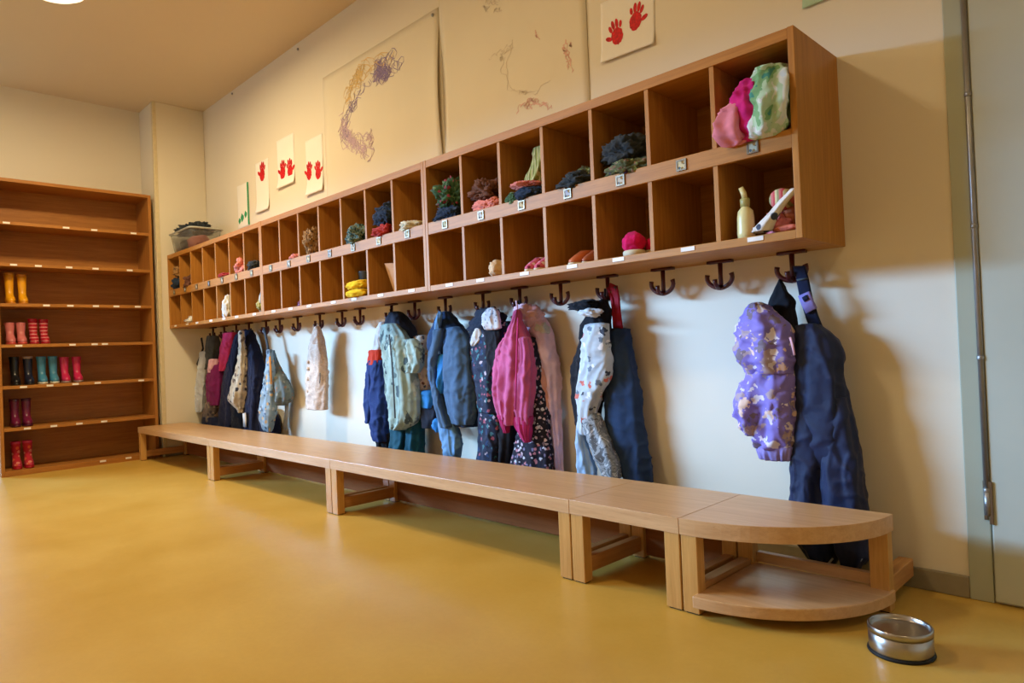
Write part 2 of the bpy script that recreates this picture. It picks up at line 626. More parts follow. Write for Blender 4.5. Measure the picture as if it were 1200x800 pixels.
for mi in range(3):
    xr = -ML * mi - (.0006 if mi else 0)
    xl = -ML * (mi + 1) + .0006
    if mi == 2:
        xl = XP + .006
    root = thing('wall_cubby_unit', CLAB[mi], 'shelf', ((xl + xr) / 2, 0, ZB), 'wall cubby units over the coat hooks')
    yb, yf = -.0008, -DP
    obj('back_panel', B(xl + T, xr - T, -.012, yb, ZB + .02, ZT - .02), 'cab_x', root)
    obj('side_panel', B(xl, xl + T, yf, yb, ZB, ZT), 'cab_z', root, bevel=.0015)
    obj('side_panel', B(xr - T, xr, yf, yb, ZB, ZT), 'cab_z', root, bevel=.0015)
    obj('top_panel', B(xl + T, xr - T, yf + .001, yb, ZT - .036, ZT - .001), 'cab_x', root, bevel=.0015)
    obj('bottom_panel', B(xl + T, xr - T, yf + .001, yb, ZB, BOT), 'cab_x', root, bevel=.0015)
    obj('middle_shelf', B(xl + T, xr - T, yf + .020, -.012, RZ1 - .030, RZ1 - .012), 'cab_x', root)
    obj('label_rail', B(xl + T, xr - T, yf + .001, yf + .0195, RZ0, RZ1), 'cab_x', root, bevel=.0015)
    pit = (xr - xl - 2 * T) / 7
    for c in range(7):
        x1 = xr - T - pit * c
        x0 = x1 - pit
        comp[mi * 7 + c] = (x0 + .009, x1 - .009)
        if c < 6:
            obj('divider', B(x0 - .0085, x0 + .0085, yf + .004, -.012, RZ1 - .012, ZT - .036), 'cab_z', root, bevel=.001)
            obj('divider', B(x0 - .0085, x0 + .0085, yf + .004, -.012, BOT, RZ1 - .030), 'cab_z', root, bevel=.001)
        # picture plate
        px = (x0 + x1) / 2 + (.005 if mi == 0 else 0)
        ph = .019
        pz = (RZ0 + RZ1) / 2 + .001
        bm = bmesh.new()
        box(bm, px - ph, px + ph, yf - .004, yf + .0005, pz - ph, pz - ph + .005)
        box(bm, px - ph, px + ph, yf - .004, yf + .0005, pz + ph - .005, pz + ph)
        box(bm, px - ph, px - ph + .005, yf - .004, yf + .0005, pz - ph + .005, pz + ph - .005)
        box(bm, px + ph - .005, px + ph, yf - .004, yf + .0005, pz - ph + .005, pz + ph - .005)
        fr = obj('picture_plate', bm, 'brass', root, False, (px, yf, pz))
        obj('picture', B(px - ph + .005, px + ph - .005, yf - .002, yf + .0004, pz - ph + .005, pz + ph - .005),
            printed('picture_card_%d' % (mi * 7 + c), plate_cols[c], [(70, 74, 66), (150, 120, 70), (90, 110, 120)], 70, .36), fr)
        # white name sticker
        sx = (x0 + x1) / 2 + .02 * sin(c * 2.3 + mi)
        obj('name_sticker', B(sx - .026, sx + .026, yf - .0012, yf + .0012, ZB + .010, ZB + .024), 'sticker', root)
    for i, hx in enumerate(HOOKS[mi]):
        coat_hook(root, hx, i)

# ------------------------------------------------------------------ bookcase with boots
BX0, BX1 = XL + .01, -5.495
BY0, BY1 = -1.560, -.462
BZ = 2.26
bc = thing('boot_shelf', 'tall open wooden shelf holding small rubber boots by the left wall', 'shelf', ((BX0 + BX1) / 2, (BY0 + BY1) / 2, 0))
obj('side_panel', B(BX0, BX1, BY0, BY0 + .024, 0, BZ), 'case_z', bc, bevel=.0015)
obj('side_panel', B(BX0, BX1, BY1 - .024, BY1, 0, BZ), 'case_z', bc, bevel=.0015)
obj('back_panel', B(BX0, BX0 + .010, BY0 + .024, BY1 - .024, .03, BZ - .026), 'case_y', bc)
obj('top_panel', B(BX0, BX1, BY0 + .024, BY1 - .024, BZ - .026, BZ), 'case_y', bc, bevel=.0015)
SH = [.040, .362, .680, .995, 1.306, 1.613, 1.930]
rnd = random.Random(4)
for i, z in enumerate(SH):
    nm = 'shelf_board' if i else 'bottom_board'
    if i:
        sb = obj(nm, B(BX0 + .010, BX1 - .004, BY0 + .024, BY1 - .024, z - .024, z), 'case_y', bc, bevel=.0015)
    else:
        sb = obj(nm, B(BX0 + .010, BX1 - .001, BY0 + .024, BY1 - .024, .0, z), 'case_y', bc, bevel=.0015)
STK = {6: [12, 82, 115, 161], 5: [19, 48, 84, 115, 155], 4: [56, 84, 114, 138, 163], 3: [22, 85, 111, 123], 2: [26, 57, 87, 113, 164], 1: [29, 60, 90, 119], 0: [116, 146]}
for i, us in STK.items():
    for u in us:
        p = at_x(u, 400, BX1)
        z = SH[i] - .012
        obj('name_sticker', B(BX1 - .005, BX1 - .0025 if i else BX1 + .0005, p.y - .022, p.y + .022, z - .007, z + .007), 'sticker', bc)


def boot(name, label, u, z, h, col, sole, rim, group, stripes=None, y=None, toe=1.0):
    yy = at_x(u, 400, BX1 - .10).y
    x0 = BX1 - .165
    r = .030 * (h / .2) ** .5
    root = thing(name, label, 'boot', (x0 + .05, yy, z + .0005), group)
    zb = z + .0005
    secs = [(.012, .052, .066, .030), (.030, .052, .068, .031), (.045, .048, .060, .030), (.058, .038, .047, .028), (.072, .026, .036, .026), (.095, .019, .031, .026), (h * .6, .016, .031, .028), (h * .85, .015, .033, .031), (h, .015, .034, .032)]
    bm = bmesh.new()
    rings = []
    n = 24
    for (zz, cx, lx, ly) in secs:
        rings.append([bm.verts.new((x0 + cx + lx * cos(2 * pi * k / n), yy + ly * (1 + .1 * cos(2 * pi * k / n)) * sin(2 * pi * k / n), zb + zz)) for k in range(n)])
    cx, lx, ly = secs[-1][1:]
    for zz, s in ((h - .002, .86), (h * .5, .8)):
        rings.append([bm.verts.new((x0 + cx + lx * s * cos(2 * pi * k / n), yy + ly * s * sin(2 * pi * k / n), zb + zz)) for k in range(n)])
    skin(bm, rings, True)
    obj('shaft', bm, stripes or col, root, True)
    bm = bmesh.new()
    rings = []
    for zz, s in ((0, .98), (.004, 1.04), (.014, 1.05), (.016, 1.0)):
        rings.append([bm.verts.new((x0 + .052 + .068 * s * cos(2 * pi * k / n), yy + .031 * s * (1 + .12 * cos(2 * pi * k / n)) * sin(2 * pi * k / n), zb + zz)) for k in range(n)])
    skin(bm, rings, True)
    obj('sole', bm, sole, root, True)
    bm = bmesh.new()
    rings = []
    for zz, s in ((h - .016, 1.05), (h - .002, 1.07), (h + .003, 1.03), (h + .002, .86)):
        rings.append([bm.verts.new((x0 + .015 + .034 * s * cos(2 * pi * k / n), yy + .032 * s * sin(2 * pi * k / n), zb + zz)) for k in range(n)])
    skin(bm, rings, False)
    obj('rim', bm, rim, root, True)
    return root


def gloss(name, c, rough=.3):
    return plain(name, c, rough, .5, var=.08, scale=12)


b_y, b_yd = gloss('yellow_rubber', (222, 158, 26)), gloss('amber_rubber', (196, 128, 30))
b_p, b_pd = gloss('pale_pink_rubber', (196, 112, 112)), gloss('coral_rubber', (196, 78, 70))
b_r, b_rs = gloss('red_rubber', (168, 20, 40)), striped('red_white_stripes', [(168, 20, 40), (168, 20, 40), (206, 130, 130)], 'z', 36, .35)
b_k, b_n = gloss('black_boot_rubber', (20, 22, 26)), gloss('navy_boot_rubber', (26, 30, 50))
b_b, b_w = gloss('blue_boot_rubber', (62, 128, 160)), gloss('white_boot_rubber', (206, 204, 184))
b_m, b_g = gloss('raspberry_rubber', (188, 40, 84)), gloss('grey_boot_rubber', (150, 130, 124))
b_v, b_vd = gloss('plum_rubber', (104, 26, 62)), gloss('dark_plum_rubber', (70, 18, 44))
b_f = printed('red_pink_boot_print', (176, 34, 52), [(206, 92, 60), (190, 60, 100), (210, 130, 120)], 30, .36)
boot('rubber_boot', 'left yellow rubber boot on the third shelf from the top', 14, SH[4], .245, b_y, b_yd, b_yd, 'yellow boots')
boot('rubber_boot', 'right yellow rubber boot on the third shelf from the top', 29, SH[4], .235, b_y, b_yd, b_yd, 'yellow boots')
boot('rubber_boot', 'left pale pink rubber boot beside the red striped pair', 13, SH[3], .17, b_p, b_pd, b_p, 'pale pink boots')
boot('rubber_boot', 'right pale pink rubber boot beside the red striped pair', 26, SH[3], .17, b_p, b_pd, b_p, 'pale pink boots')
boot('rubber_boot', 'left red rubber boot with pale hoops around the shaft', 40.5, SH[3], .20, b_r, b_r, b_r, 'red hooped boots', b_rs)
boot('rubber_boot', 'right red rubber boot with pale hoops around the shaft', 53, SH[3], .195, b_r, b_r, b_r, 'red hooped boots', b_rs)
boot('rubber_boot', 'black rubber boot at the left end of the row of six boots', 17, SH[2], .22, b_k, b_k, b_k, 'black boots')
boot('rubber_boot', 'black navy rubber boot with pale rim beside the blue pair', 33, SH[2], .22, b_n, b_k, b_g, 'black boots')
boot('rubber_boot', 'left blue rubber boot with white sole in the row of six', 49, SH[2], .215, b_b, b_w, b_b, 'blue boots')
boot('rubber_boot', 'right blue rubber boot with white sole in the row of six', 62.5, SH[2], .215, b_b, b_w, b_b, 'blue boots')
boot('rubber_boot', 'left raspberry pink boot with grey sole right of the blue boots', 76, SH[2], .205, b_m, b_g, b_m, 'raspberry boots')
boot('rubber_boot', 'right raspberry pink boot at the right end of the row of six', 90.5, SH[2], .205, b_m, b_g, b_m, 'raspberry boots')
boot('rubber_boot', 'left dark plum rubber boot on the second lowest shelf', 15.5, SH[1], .21, b_v, b_vd, b_vd, 'plum boots')
boot('rubber_boot', 'right dark plum rubber boot on the second lowest shelf', 29.5, SH[1], .21, b_v, b_vd, b_vd, 'plum boots')
boot('rubber_boot', 'left red pink patterned boot on the bottom board', 15.5, SH[0], .205, b_f, b_r, b_m, 'patterned boots')
boot('rubber_boot', 'right red pink patterned boot on the bottom board', 29.5, SH[0], .205, b_f, b_r, b_m, 'patterned boots')

# ------------------------------------------------------------------ benches
BF, BB, BH, BT = -.636, -.237, .280, .048


def leg_frame(root, x0, x1, back=True):
    """front leg, back leg and the low rail between them"""
    obj('leg', B(x0, x1, BF + .004, BF + .046, .004, BH - BT), 'bench_z', root, bevel=.002)
    obj('leg', B(x0, x1, BB - .046, BB - .004, .004, BH - BT), 'bench_z', root, bevel=.002)
    obj('foot_pad', B(x0 + .006, x1 - .006, BF + .010, BF + .040, 0, .004), 'rubber', root)
    obj('foot_pad', B(x0 + .006, x1 - .006, BB - .040, BB - .010, 0, .004), 'rubber', root)
    obj('stretcher', B(x0 + .010, x1 - .010, BF + .046, BB - .046, .028, .082), 'bench_y', root, bevel=.002)


def bench(x0, x1, label, lw=.052, group=None):
    root = thing('low_bench', label, 'bench', ((x0 + x1) / 2, (BF + BB) / 2, 0), group)
    obj('bench_top', B(x0 + .0008, x1 - .0008, BF, BB, BH - BT, BH), 'bench_x', root, bevel=.0012)
    leg_frame(root, x0 + .003, x0 + .003 + lw)
    leg_frame(root, x1 - .003 - lw, x1 - .003)
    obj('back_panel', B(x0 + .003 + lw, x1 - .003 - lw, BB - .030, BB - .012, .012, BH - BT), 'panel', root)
    return root


S0, S1, S2, S3, S4 = -5.456, -3.916, -2.323, -.722, -.293
G = 'long low benches'
bench(S0, S1, 'farthest long low wooden bench, its end touching the tall boot shelf', group=G)
bench(S1, S2, 'middle one of three long low benches, under the cream vest', group=G)
bench(S2, S3, 'long low bench below the pink hoodie and blue jackets', group=G)
bench(S3, S4, 'short low wooden bench beside the rounded end bench')

eb = thing('end_bench', 'quarter-round wooden end bench with a curved bottom shelf by the door', 'bench', (S4 + .2, (BF + BB) / 2, 0))
RX, RY = .468, BB - BF


def quarter(rx, ry, x0=S4 + .0008, y1=BB, n=28):
    return [(x0, y1)] + [(x0 + rx * sin(pi / 2 * i / n), y1 - ry * cos(pi / 2 * i / n)) for i in range(n + 1)]


obj('bench_top', prism(bmesh.new(), quarter(RX, RY), BH - BT, BH), 'bench_x', eb, bevel=.0012)
obj('bottom_shelf', prism(bmesh.new(), quarter(RX - .045, RY + .004, S4 + .05, BB - .02), .032, .066), 'bench_x', eb, bevel=.003)
obj('leg', B(S4 + .003, S4 + .055, BF + .004, BF + .046, .004, BH - BT), 'bench_z', eb, bevel=.002)
obj('leg', B(S4 + .003, S4 + .055, BB - .046, BB - .004, .004, BH - BT), 'bench_z', eb, bevel=.002)
obj('leg', B(S4 + .412, S4 + .464, BB - .042, BB - .001, .004, BH - BT), 'bench_z', eb, bevel=.002)
obj('foot_pad', B(S4 + .009, S4 + .049, BF + .010, BF + .040, 0, .004), 'rubber', eb)
obj('foot_pad', B(S4 + .009, S4 + .049, BB - .040, BB - .010, 0, .004), 'rubber', eb)
obj('foot_pad', B(S4 + .418, S4 + .458, BB - .036, BB - .007, 0, .004), 'rubber', eb)
obj('stretcher', B(S4 + .010, S4 + .048, BF + .046, BB - .046, .028, .082), 'bench_y', eb, bevel=.002)
obj('back_rail', B(S4 + .055, S4 + .412, BB - .020, BB + .004, .066, .100), 'bench_x', eb, bevel=.002)
obj('spacer_rail', B(S4 + .420, S4 + .462, BB - .001, -.035, .045, .100), 'bench_y', eb, bevel=.003)

# ------------------------------------------------------------------ tin
tc = Vector((.262, -.515, 0))
tin = thing('metal_tin', 'round steel tin on the yellow floor in front of the end bench', 'tin', tc)
R0 = .074
obj('body', lathe(bmesh.new(), [(.02, .006), (R0 - .003, .006), (R0 - .001, .010), (R0 - .001, .050), (R0 - .004, .052), (.02, .052)], tc.x, tc.y, 0, 64), 'metal', tin, True)
obj('lid', lathe(bmesh.new(), [(R0 - .004, .0525), (R0, .053), (R0, .066), (R0 - .0015, .0685), (R0 - .005, .0685), (R0 - .0065, .066), (R0 - .007, .0585), (R0 - .012, .0560), (.03, .0556), (.004, .0556)], tc.x, tc.y, 0, 64), 'metal', tin, True)
obj('foot_ring', lathe(bmesh.new(), [(R0 - .012, .0), (R0 + .001, 0), (R0 + .003, .003), (R0 + .002, .007), (R0 - .003, .009), (R0 - .012, .008)], tc.x, tc.y, 0, 64), 'rubber', tin, True)
for p in ('body', 'lid', 'foot_ring'):
    pass

# ------------------------------------------------------------------ papers on the wall
def sheet(x0, x1, z0, z1, curl=0.0, lift=.0, tilt=0.0, n=22, side=1, base=.0012):
    """thin sheet of paper hung on the wall; curl lifts one side edge or the lower edge off the wall"""
    bm = bmesh.new()
    fr, bk = [], []
    cx, cz = (x0 + x1) / 2, (z0 + z1) / 2
    for j in range(n + 1):
        a, b = [], []
        for i in range(n + 1):
            s, t = i / n, j / n
            e = s if side > 0 else 1 - s
            off = curl * max(0, (e - .86) / .14) ** 2 * max(0, sin(pi * min(1, t * 1.1))) + lift * max(0, (.3 - t) / .3) ** 2
            x, z = x0 + (x1 - x0) * s, z0 + (z1 - z0) * t
            x, z = cx + (x - cx) * cos(tilt) - (z - cz) * sin(tilt), cz + (x - cx) * sin(tilt) + (z - cz) * cos(tilt)
            a.append(bm.verts.new((x, -base - .0008 - off, z)))
            b.append(bm.verts.new((x, -base - off, z)))
        fr.append(a)
        bk.append(b)
    for j in range(n):
        for i in range(n):
            bm.faces.new((fr[j][i], fr[j][i + 1], fr[j + 1][i + 1], fr[j + 1][i]))
            bm.faces.new((bk[j][i], bk[j + 1][i], bk[j + 1][i + 1], bk[j][i + 1]))
    for i in range(n):
        bm.faces.new((fr[0][i], bk[0][i], bk[0][i + 1], fr[0][i + 1]))
        bm.faces.new((fr[n][i], fr[n][i + 1], bk[n][i + 1], bk[n][i]))
        bm.faces.new((fr[i][0], fr[i + 1][0], bk[i + 1][0], bk[i][0]))
        bm.faces.new((fr[i][n], bk[i][n], bk[i + 1][n], fr[i + 1][n]))
    return bm


def ribbon(bm, pts, w, y=-.0032):
    """a crayon stroke: a thin raised strip lying on the paper"""
    prev = None
    for i, (x, z) in enumerate(pts):
        a = pts[max(0, i - 1)]
        b = pts[min(len(pts) - 1, i + 1)]
        dx, dz = b[0] - a[0], b[1] - a[1]
        l = sqrt(dx * dx + dz * dz) + 1e-9
        ww = w * (.55 + .45 * sin(i * 1.7)) / 2
        nx, nz = -dz / l * ww, dx / l * ww
        cur = [bm.verts.new((x + nx, y, z + nz)), bm.verts.new((x - nx, y, z - nz)), bm.verts.new((x - nx, y + .0006, z - nz)), bm.verts.new((x + nx, y + .0006, z + nz))]
        if prev:
            for q in range(4):
                bm.faces.new((prev[q], prev[(q + 1) % 4], cur[(q + 1) % 4], cur[q]))
        prev = cur


def scribble(parent, m, path, spread, count, w, seed, wob=.02, y=-.0032):
    rnd = random.Random(seed)
    bm = bmesh.new()
    for c in range(count):
        ox, oz = rnd.gauss(0, spread), rnd.gauss(0, spread)
        a, b = sorted((rnd.uniform(0, .6), rnd.uniform(.4, 1)))
        n = 26
        pts = []
        p1, p2 = rnd.uniform(0, 6), rnd.uniform(0, 6)
        for i in range(n + 1):
            t = a + (b - a) * i / n
            q = t * (len(path) - 1)
            k = min(int(q), len(path) - 2)
            f = q - k
            x = path[k][0] * (1 - f) + path[k + 1][0] * f
            z = path[k][1] * (1 - f) + path[k + 1][1] * f
            pts.append((x + ox + wob * sin(p1 + i * 1.1 + noise.noise((i * .3, c, seed)) * 3), z + oz + wob * sin(p2 + i * .9)))
        ribbon(bm, pts, w, y - .00004 * c)
    return obj('crayon_stroke', bm, m, parent)


shA = tag(obj('drawing_sheet', sheet(-3.345, -2.078, 1.79, 2.72, curl=.028), 'paper', None, True, (-2.79, 0, 1.79)),
          'large cream sheet with an orange and violet crayon arc pinned above the cubbies', 'drawing', 'big crayon drawings')
P = lambda u, v: (at_y(u, v, -.002).x, at_y(u, v, -.002).z)
arc = [P(462, 72), P(440, 88), P(422, 105), P(410, 128), P(402, 150), P(408, 165), P(424, 175), P(436, 182)]
scribble(shA, 'crayon_orange', [P(462, 68), P(425, 80), P(408, 110), P(402, 140)], .03, 12, .006, 1, .03)
scribble(shA, 'crayon_violet', [P(464, 72), P(450, 84), P(440, 92)], .03, 16, .005, 2, .035)
scribble(shA, 'crayon_violet', arc[1:6], .02, 7, .004, 3, .025)
scribble(shA, 'crayon_lilac', arc[3:], .035, 12, .006, 4, .04)
scribble(shA, 'crayon_violet', [P(402, 140), P(405, 158), P(412, 160)], .012, 5, .004, 5, .015)
scribble(shA, 'crayon_lilac', [P(410, 158), P(432, 158), P(440, 180)], .012, 5, .005, 6, .02)
shB = tag(obj('drawing_sheet', sheet(-2.066, -1.047, 1.79, 2.78, curl=.004), 'paper', None, True, (-1.55, 0, 1.79)),
          'large cream sheet with faint grey and pink crayon lines left of the red handprints', 'drawing', 'big crayon drawings')
scribble(shB, 'crayon_grey', [P(600, 55), P(590, 80), P(600, 108), P(628, 110), P(645, 92), P(632, 62), P(622, 42)], .008, 3, .005, 7, .01)
scribble(shB, 'crayon_grey', [P(565, 8), P(580, 14), P(596, 6)], .02, 4, .005, 8, .012)
scribble(shB, 'crayon_grey', [P(575, 70), P(590, 60), P(610, 45)], .03, 3, .005, 9, .01)
scribble(shB, 'crayon_pink', [P(657, 36), P(664, 60), P(671, 90)], .012, 6, .007, 10, .006)
scribble(shB, 'crayon_pink', [P(622, 30), P(634, 50)], .004, 2, .005, 11, .004)
scribble(shB, 'crayon_pink', [P(598, 140), P(615, 122), P(640, 128), P(645, 132)], .015, 5, .006, 12, .012)


def handprint(parent, cx, cz, s, rot, mirror, seed, y=-.0035):
    rnd = random.Random(seed)
    bm = bmesh.new()

    def pl(x, z):
        x *= mirror
        return (cx + s * (x * cos(rot) - z * sin(rot)), cz + s * (x * sin(rot) + z * cos(rot)))

    def poly(pts, dy=0):
        a = [bm.verts.new((p[0], y - dy, p[1])) for p in pts]
        b = [bm.verts.new((p[0], y + .0012, p[1])) for p in pts]
        bm.faces.new(a)
        bm.faces.new(b[::-1])
        n = len(pts)
        for i in range(n):
            bm.faces.new((a[i], b[i], b[(i + 1) % n], a[(i + 1) % n]))
    n = 26
    poly([pl((.36 + .03 * rnd.uniform(-1, 1)) * cos(2 * pi * k / n), -.10 + (.44 + .04 * rnd.uniform(-1, 1)) * sin(2 * pi * k / n)) for k in range(n)])
    for (bx, bz, L, w, ang) in ((-.27, .22, .36, .085, .32), (-.10, .30, .48, .095, .10), (.09, .30, .50, .095, -.06), (.26, .22, .40, .09, -.22), (.34, -.12, .42, .11, -.95)):
        pts = []
        for k in range(18):
            a = 2 * pi * k / 18
            lx, lz = w * cos(a), L / 2 + (L / 2) * sin(a)
            pts.append(pl(bx + lx * cos(ang) - lz * sin(ang), bz + lx * sin(ang) + lz * cos(ang)))
        poly(pts, .00005 * (1 + bx * 2))
    return obj('handprint', bm, 'redpaint', parent)


hp = tag(obj('handprint_sheet', sheet(-.972, -.697, 2.035, 2.30, lift=.012, tilt=radians(-1.5)), 'paper_w', None, True, (-.83, 0, 2.035)),
         'white sheet with two big red handprints above the right-hand cubbies', 'handprint picture', 'red handprint pictures')
a = P(723, 40)
handprint(hp, a[0], a[1], .085, radians(12), -1, 1)
a = P(745, 22)
handprint(hp, a[0], a[1], .085, radians(-12), 1, 2)
hx = [((-4.44, -4.215, 1.97, 2.37), [(307.5, 203, .10)], 'white sheet with one small red handprint, leftmost of the three small handprint sheets'),
      ((-4.06, -3.79, 2.09, 2.46), [(331.5, 201, .095), (340, 199, .095)], 'middle of the three small sheets, two red handprints below a blank half'),
      ((-3.62, -3.385, 1.955, 2.35), [(362.5, 202, .085), (373, 201, .085)], 'rightmost of the three small sheets with two red handprints')]
for (x0, x1, z0, z1), hands, lab in hx:
    o = tag(obj('handprint_sheet', sheet(x0, x1, z0, z1, lift=.016), 'paper_w', None, True, ((x0 + x1) / 2, 0, z0)), lab, 'handprint picture', 'red handprint pictures')
    for i, (u, v, s) in enumerate(hands):
        q = P(u, v)
        handprint(o, q[0], q[1], s * 1.15, radians(8 if i else -8), 1 if i else -1, int(u), -.0045)
o = tag(obj('wall_card', sheet(-4.80, -4.575, 1.90, 2.26, curl=.006), 'paper_w', None, True, (-4.69, 0, 1.90)),
        'pale card with green right edge, first paper left of the small handprints', 'picture')
obj('green_edge', B(-4.598, -4.577, -.0085, -.0030, 1.91, 2.255), 'greenedge', o)
bm = bmesh.new()
for (u, v, r) in ((284, 255, .03), (288, 251, .025), (281, 259, .022)):
    q = P(u, v)
    vs = [bm.verts.new((q[0] + r * cos(2 * pi * k / 14), -.0030 - .0003, q[1] + r * (1 + .3 * sin(k * 2)) * sin(2 * pi * k / 14))) for k in range(14)]
    vb = [bm.verts.new((v_.co.x, -.0018, v_.co.z)) for v_ in vs]
    bm.faces.new(vs)
    bm.faces.new(vb[::-1])
    for k in range(14):
        bm.faces.new((vs[k], vb[k], vb[(k + 1) % 14], vs[(k + 1) % 14]))
obj('green_mark', bm, 'greenedge', o)
o = tag(obj('wall_card', sheet(-.105, .06, 1.945, 2.13, lift=.006, tilt=radians(1)), 'mint', None, True, (-.02, 0, 1.94)),
        'mint green card on the wall above the right end of the cubbies', 'picture')
for (u, v), lab in (((273, 110), 'tiny grey pin in the wall close to the far corner'), ((350, 58), 'tiny grey pin above the crayon arc sheet near the ceiling'),
                    ((508, 18), 'tiny grey pin at the upper right of the crayon arc sheet')):
    q = at_y(u, v, -.001)
    bm = bmesh.new()
    rings = []
    for dy, r in ((0, .004), (-.004, .010), (-.009, .009), (-.012, .004)):
        rings.append([bm.verts.new((q.x + r * cos(2 * pi * k / 12), -.0025 + dy, q.z + r * sin(2 * pi * k / 12))) for k in range(12)])
    skin(bm, rings)
    tag(obj('push_pin', bm, 'alu', None, True, (q.x, 0, q.z)), lab, 'pin')

# ------------------------------------------------------------------ clothes on the hooks
fb = {
    'navy': fabric('navy_rain_cloth', (22, 33, 68), .55, .1, .3),
    'black': fabric('black_cloth', (24, 25, 32), .8),
    'dkblue': fabric('dark_denim_blue', (40, 60, 92), .8),
    'unicorn': printed('lilac_unicorn_print', (130, 116, 200), [(226, 220, 236), (118, 104, 120), (226, 196, 180), (214, 206, 220), (170, 150, 160)], 24, .42, .5, .3, .9, (1, 1, 1), .85),
    'lilac': fabric('lilac_trim', (140, 130, 196), .6),
    'dino': printed('pale_grey_fox_print', (184, 196, 206), [(60, 66, 80), (206, 112, 100), (110, 124, 140), (228, 230, 232)], 24, .30, .7, .2, .6, (1, 1, 1), .8),
    'dino2': camo('grey_blue_leg_print', [(92, 96, 100), (150, 158, 164), (120, 128, 134), (190, 196, 200)], 30),
    'sky': fabric('pale_sky_cloth', (158, 190, 222), .7),
    'red': fabric('dark_red_strap', (150, 20, 40), .6),
    'white': fabric('white_lining', (214, 214, 212), .9),
    'pink': fabric('warm_pink_jersey', (190, 88, 134), .9, .1, .1, .2),
    'hotpink': fabric('hot_pink_rib', (178, 48, 106), .9, .1),
    'floral': printed('black_floral_print', (34, 32, 46), [(212, 190, 200), (196, 130, 140), (200, 200, 210), (130, 120, 150)], 52, .36, .8, .2, .4),
    'floral2': printed('navy_teal_floral_print', (30, 38, 62), [(46, 110, 124), (190, 176, 186), (36, 60, 100), (70, 120, 130), (160, 90, 110)], 38, .34, .7, .2, .5),
    'peach': fabric('peach_lining', (230, 168, 146), .9),
    'mauve': fabric('mauve_pink_cloth', (236, 206, 228), .8),
    'palepink': fabric('pale_pink_hood', (232, 188, 196), .9),
    'soft': fabric('steel_blue_softshell', (66, 94, 124), .7, .12),
    'softd': fabric('dark_blue_softshell', (36, 62, 98), .7, .12),
    'bright': fabric('bright_blue_cloth', (44, 126, 196), .7),
    'jeans': fabric('light_blue_legging', (104, 148, 190), .8),
    'beigep': printed('beige_small_print', (206, 190, 168), [(120, 80, 60), (70, 84, 100), (190, 130, 80), (150, 140, 130)], 46, .34),
    'sage': printed('sage_animal_print', (150, 174, 166), [(98, 116, 114), (180, 196, 186), (70, 88, 92), (128, 150, 142)], 19, .36, .75, .2, .8, (1, 1, .6)),
    'teal': fabric('dark_teal_cloth', (24, 78, 96), .75),
    'ndk': fabric('navy_hood_cloth', (36, 44, 60), .8),
    'royal': fabric('royal_blue_cloth', (26, 50, 106), .7),
    'orange': fabric('red_orange_band', (206, 62, 38), .8),
    'cream': printed('cream_knit', (204, 186, 170), [(188, 168, 152), (216, 200, 186)], 70, .34, .95, .1),
    'bluep': printed('grey_blue_car_print', (146, 172, 190), [(190, 200, 206), (110, 130, 146), (214, 180, 130), (90, 110, 130)], 30, .36),
    'greygreen': printed('grey_green_print', (104, 116, 116), [(150, 154, 146), (140, 110, 90), (80, 92, 94)], 32, .34),
    'mustard': fabric('mustard_trim', (190, 120, 40), .8),
    'beige': printed('beige_bear_print', (190, 178, 154), [(60, 58, 60), (120, 104, 90), (206, 196, 176)], 26, .34),
    'navy2': fabric('dark_navy_cloth', (24, 30, 56), .75),
    'plum': fabric('plum_cloth', (112, 28, 88), .7),
    'rose': fabric('raspberry_cloth', (196, 56, 108), .8),
    'blush': fabric('blush_cloth', (214, 168, 184), .8),
    'taupe': printed('taupe_trouser_print', (92, 84, 82), [(130, 116, 96), (60, 56, 62), (150, 130, 120)], 30, .36),
    'grey': fabric('pale_grey_cloth', (190, 198, 206), .85),
    'dgrey': fabric('dark_grey_cloth', (74, 80, 84), .85),
    'greyp': printed('white_grey_print', (212, 212, 214), [(130, 134, 144), (170, 176, 186)], 60, .36),
    'zip': plain('zip_teeth', (70, 72, 80), .4, .5),
}


def garment(name, label, cat, u, v, y):
    p = at_y(u, v, y)
    return thing(name, label, cat, p, 'clothes hanging from the coat hooks')


def strip_px(name, parent, m, pts, y, w, th=.006):
    """flat strap through photo points at distance y"""
    bm = bmesh.new()
    rings = []
    P3 = [at_y(q[0], q[1], q[2] if len(q) > 2 else y) for q in pts]
    for i, p in enumerate(P3):
        d = (P3[min(i + 1, len(P3) - 1)] - P3[max(i - 1, 0)]).normalized()
        s = d.cross(Vector((0, 1, 0))).normalized()
        k = Vector((0, 1, 0))
        rings.append([bm.verts.new(p + s * (w / 2) * a + k * (th / 2) * b) for a, b in ((1, -.6), (.7, -1), (-.7, -1), (-1, -.6), (-1, .6), (-.7, 1), (.7, 1), (1, .6))])
    skin(bm, rings, True)
    return obj(name, bm, m, parent, True)


# -- navy dungarees and lilac print trousers, nearest hook
g = garment('rain_dungarees', 'navy blue rain dungarees reaching down behind the rounded end bench', 'trousers', 970, 380, -.12)
drape('bib', g, fb['navy'], [(381, 934, 962, .5), (392, 932, 974, .7), (406, 930, 984, .8), (430, 929, 987), (460, 930, 990), (490, 931, 996), (520, 934, 998), (545, 938, 998, .8)], -.112, .062, .008, 5, 3, hem=False)
drape('trouser_leg', g, fb['navy'], [(470, 930, 968, .7), (500, 928, 972), (535, 927, 972), (570, 927, 968), (600, 928, 970), (630, 932, 976), (648, 942, 981), (657, 952, 980)], -.120, .058, .008, 4, 4)
drape('trouser_leg', g, fb['navy'], [(465, 952, 994, .7), (500, 955, 1003), (535, 962, 1009), (570, 964, 1013), (600, 968, 1017), (630, 974, 1019), (650, 982, 1019), (661, 990, 1014)], -.115, .06, .008, 4, 5)
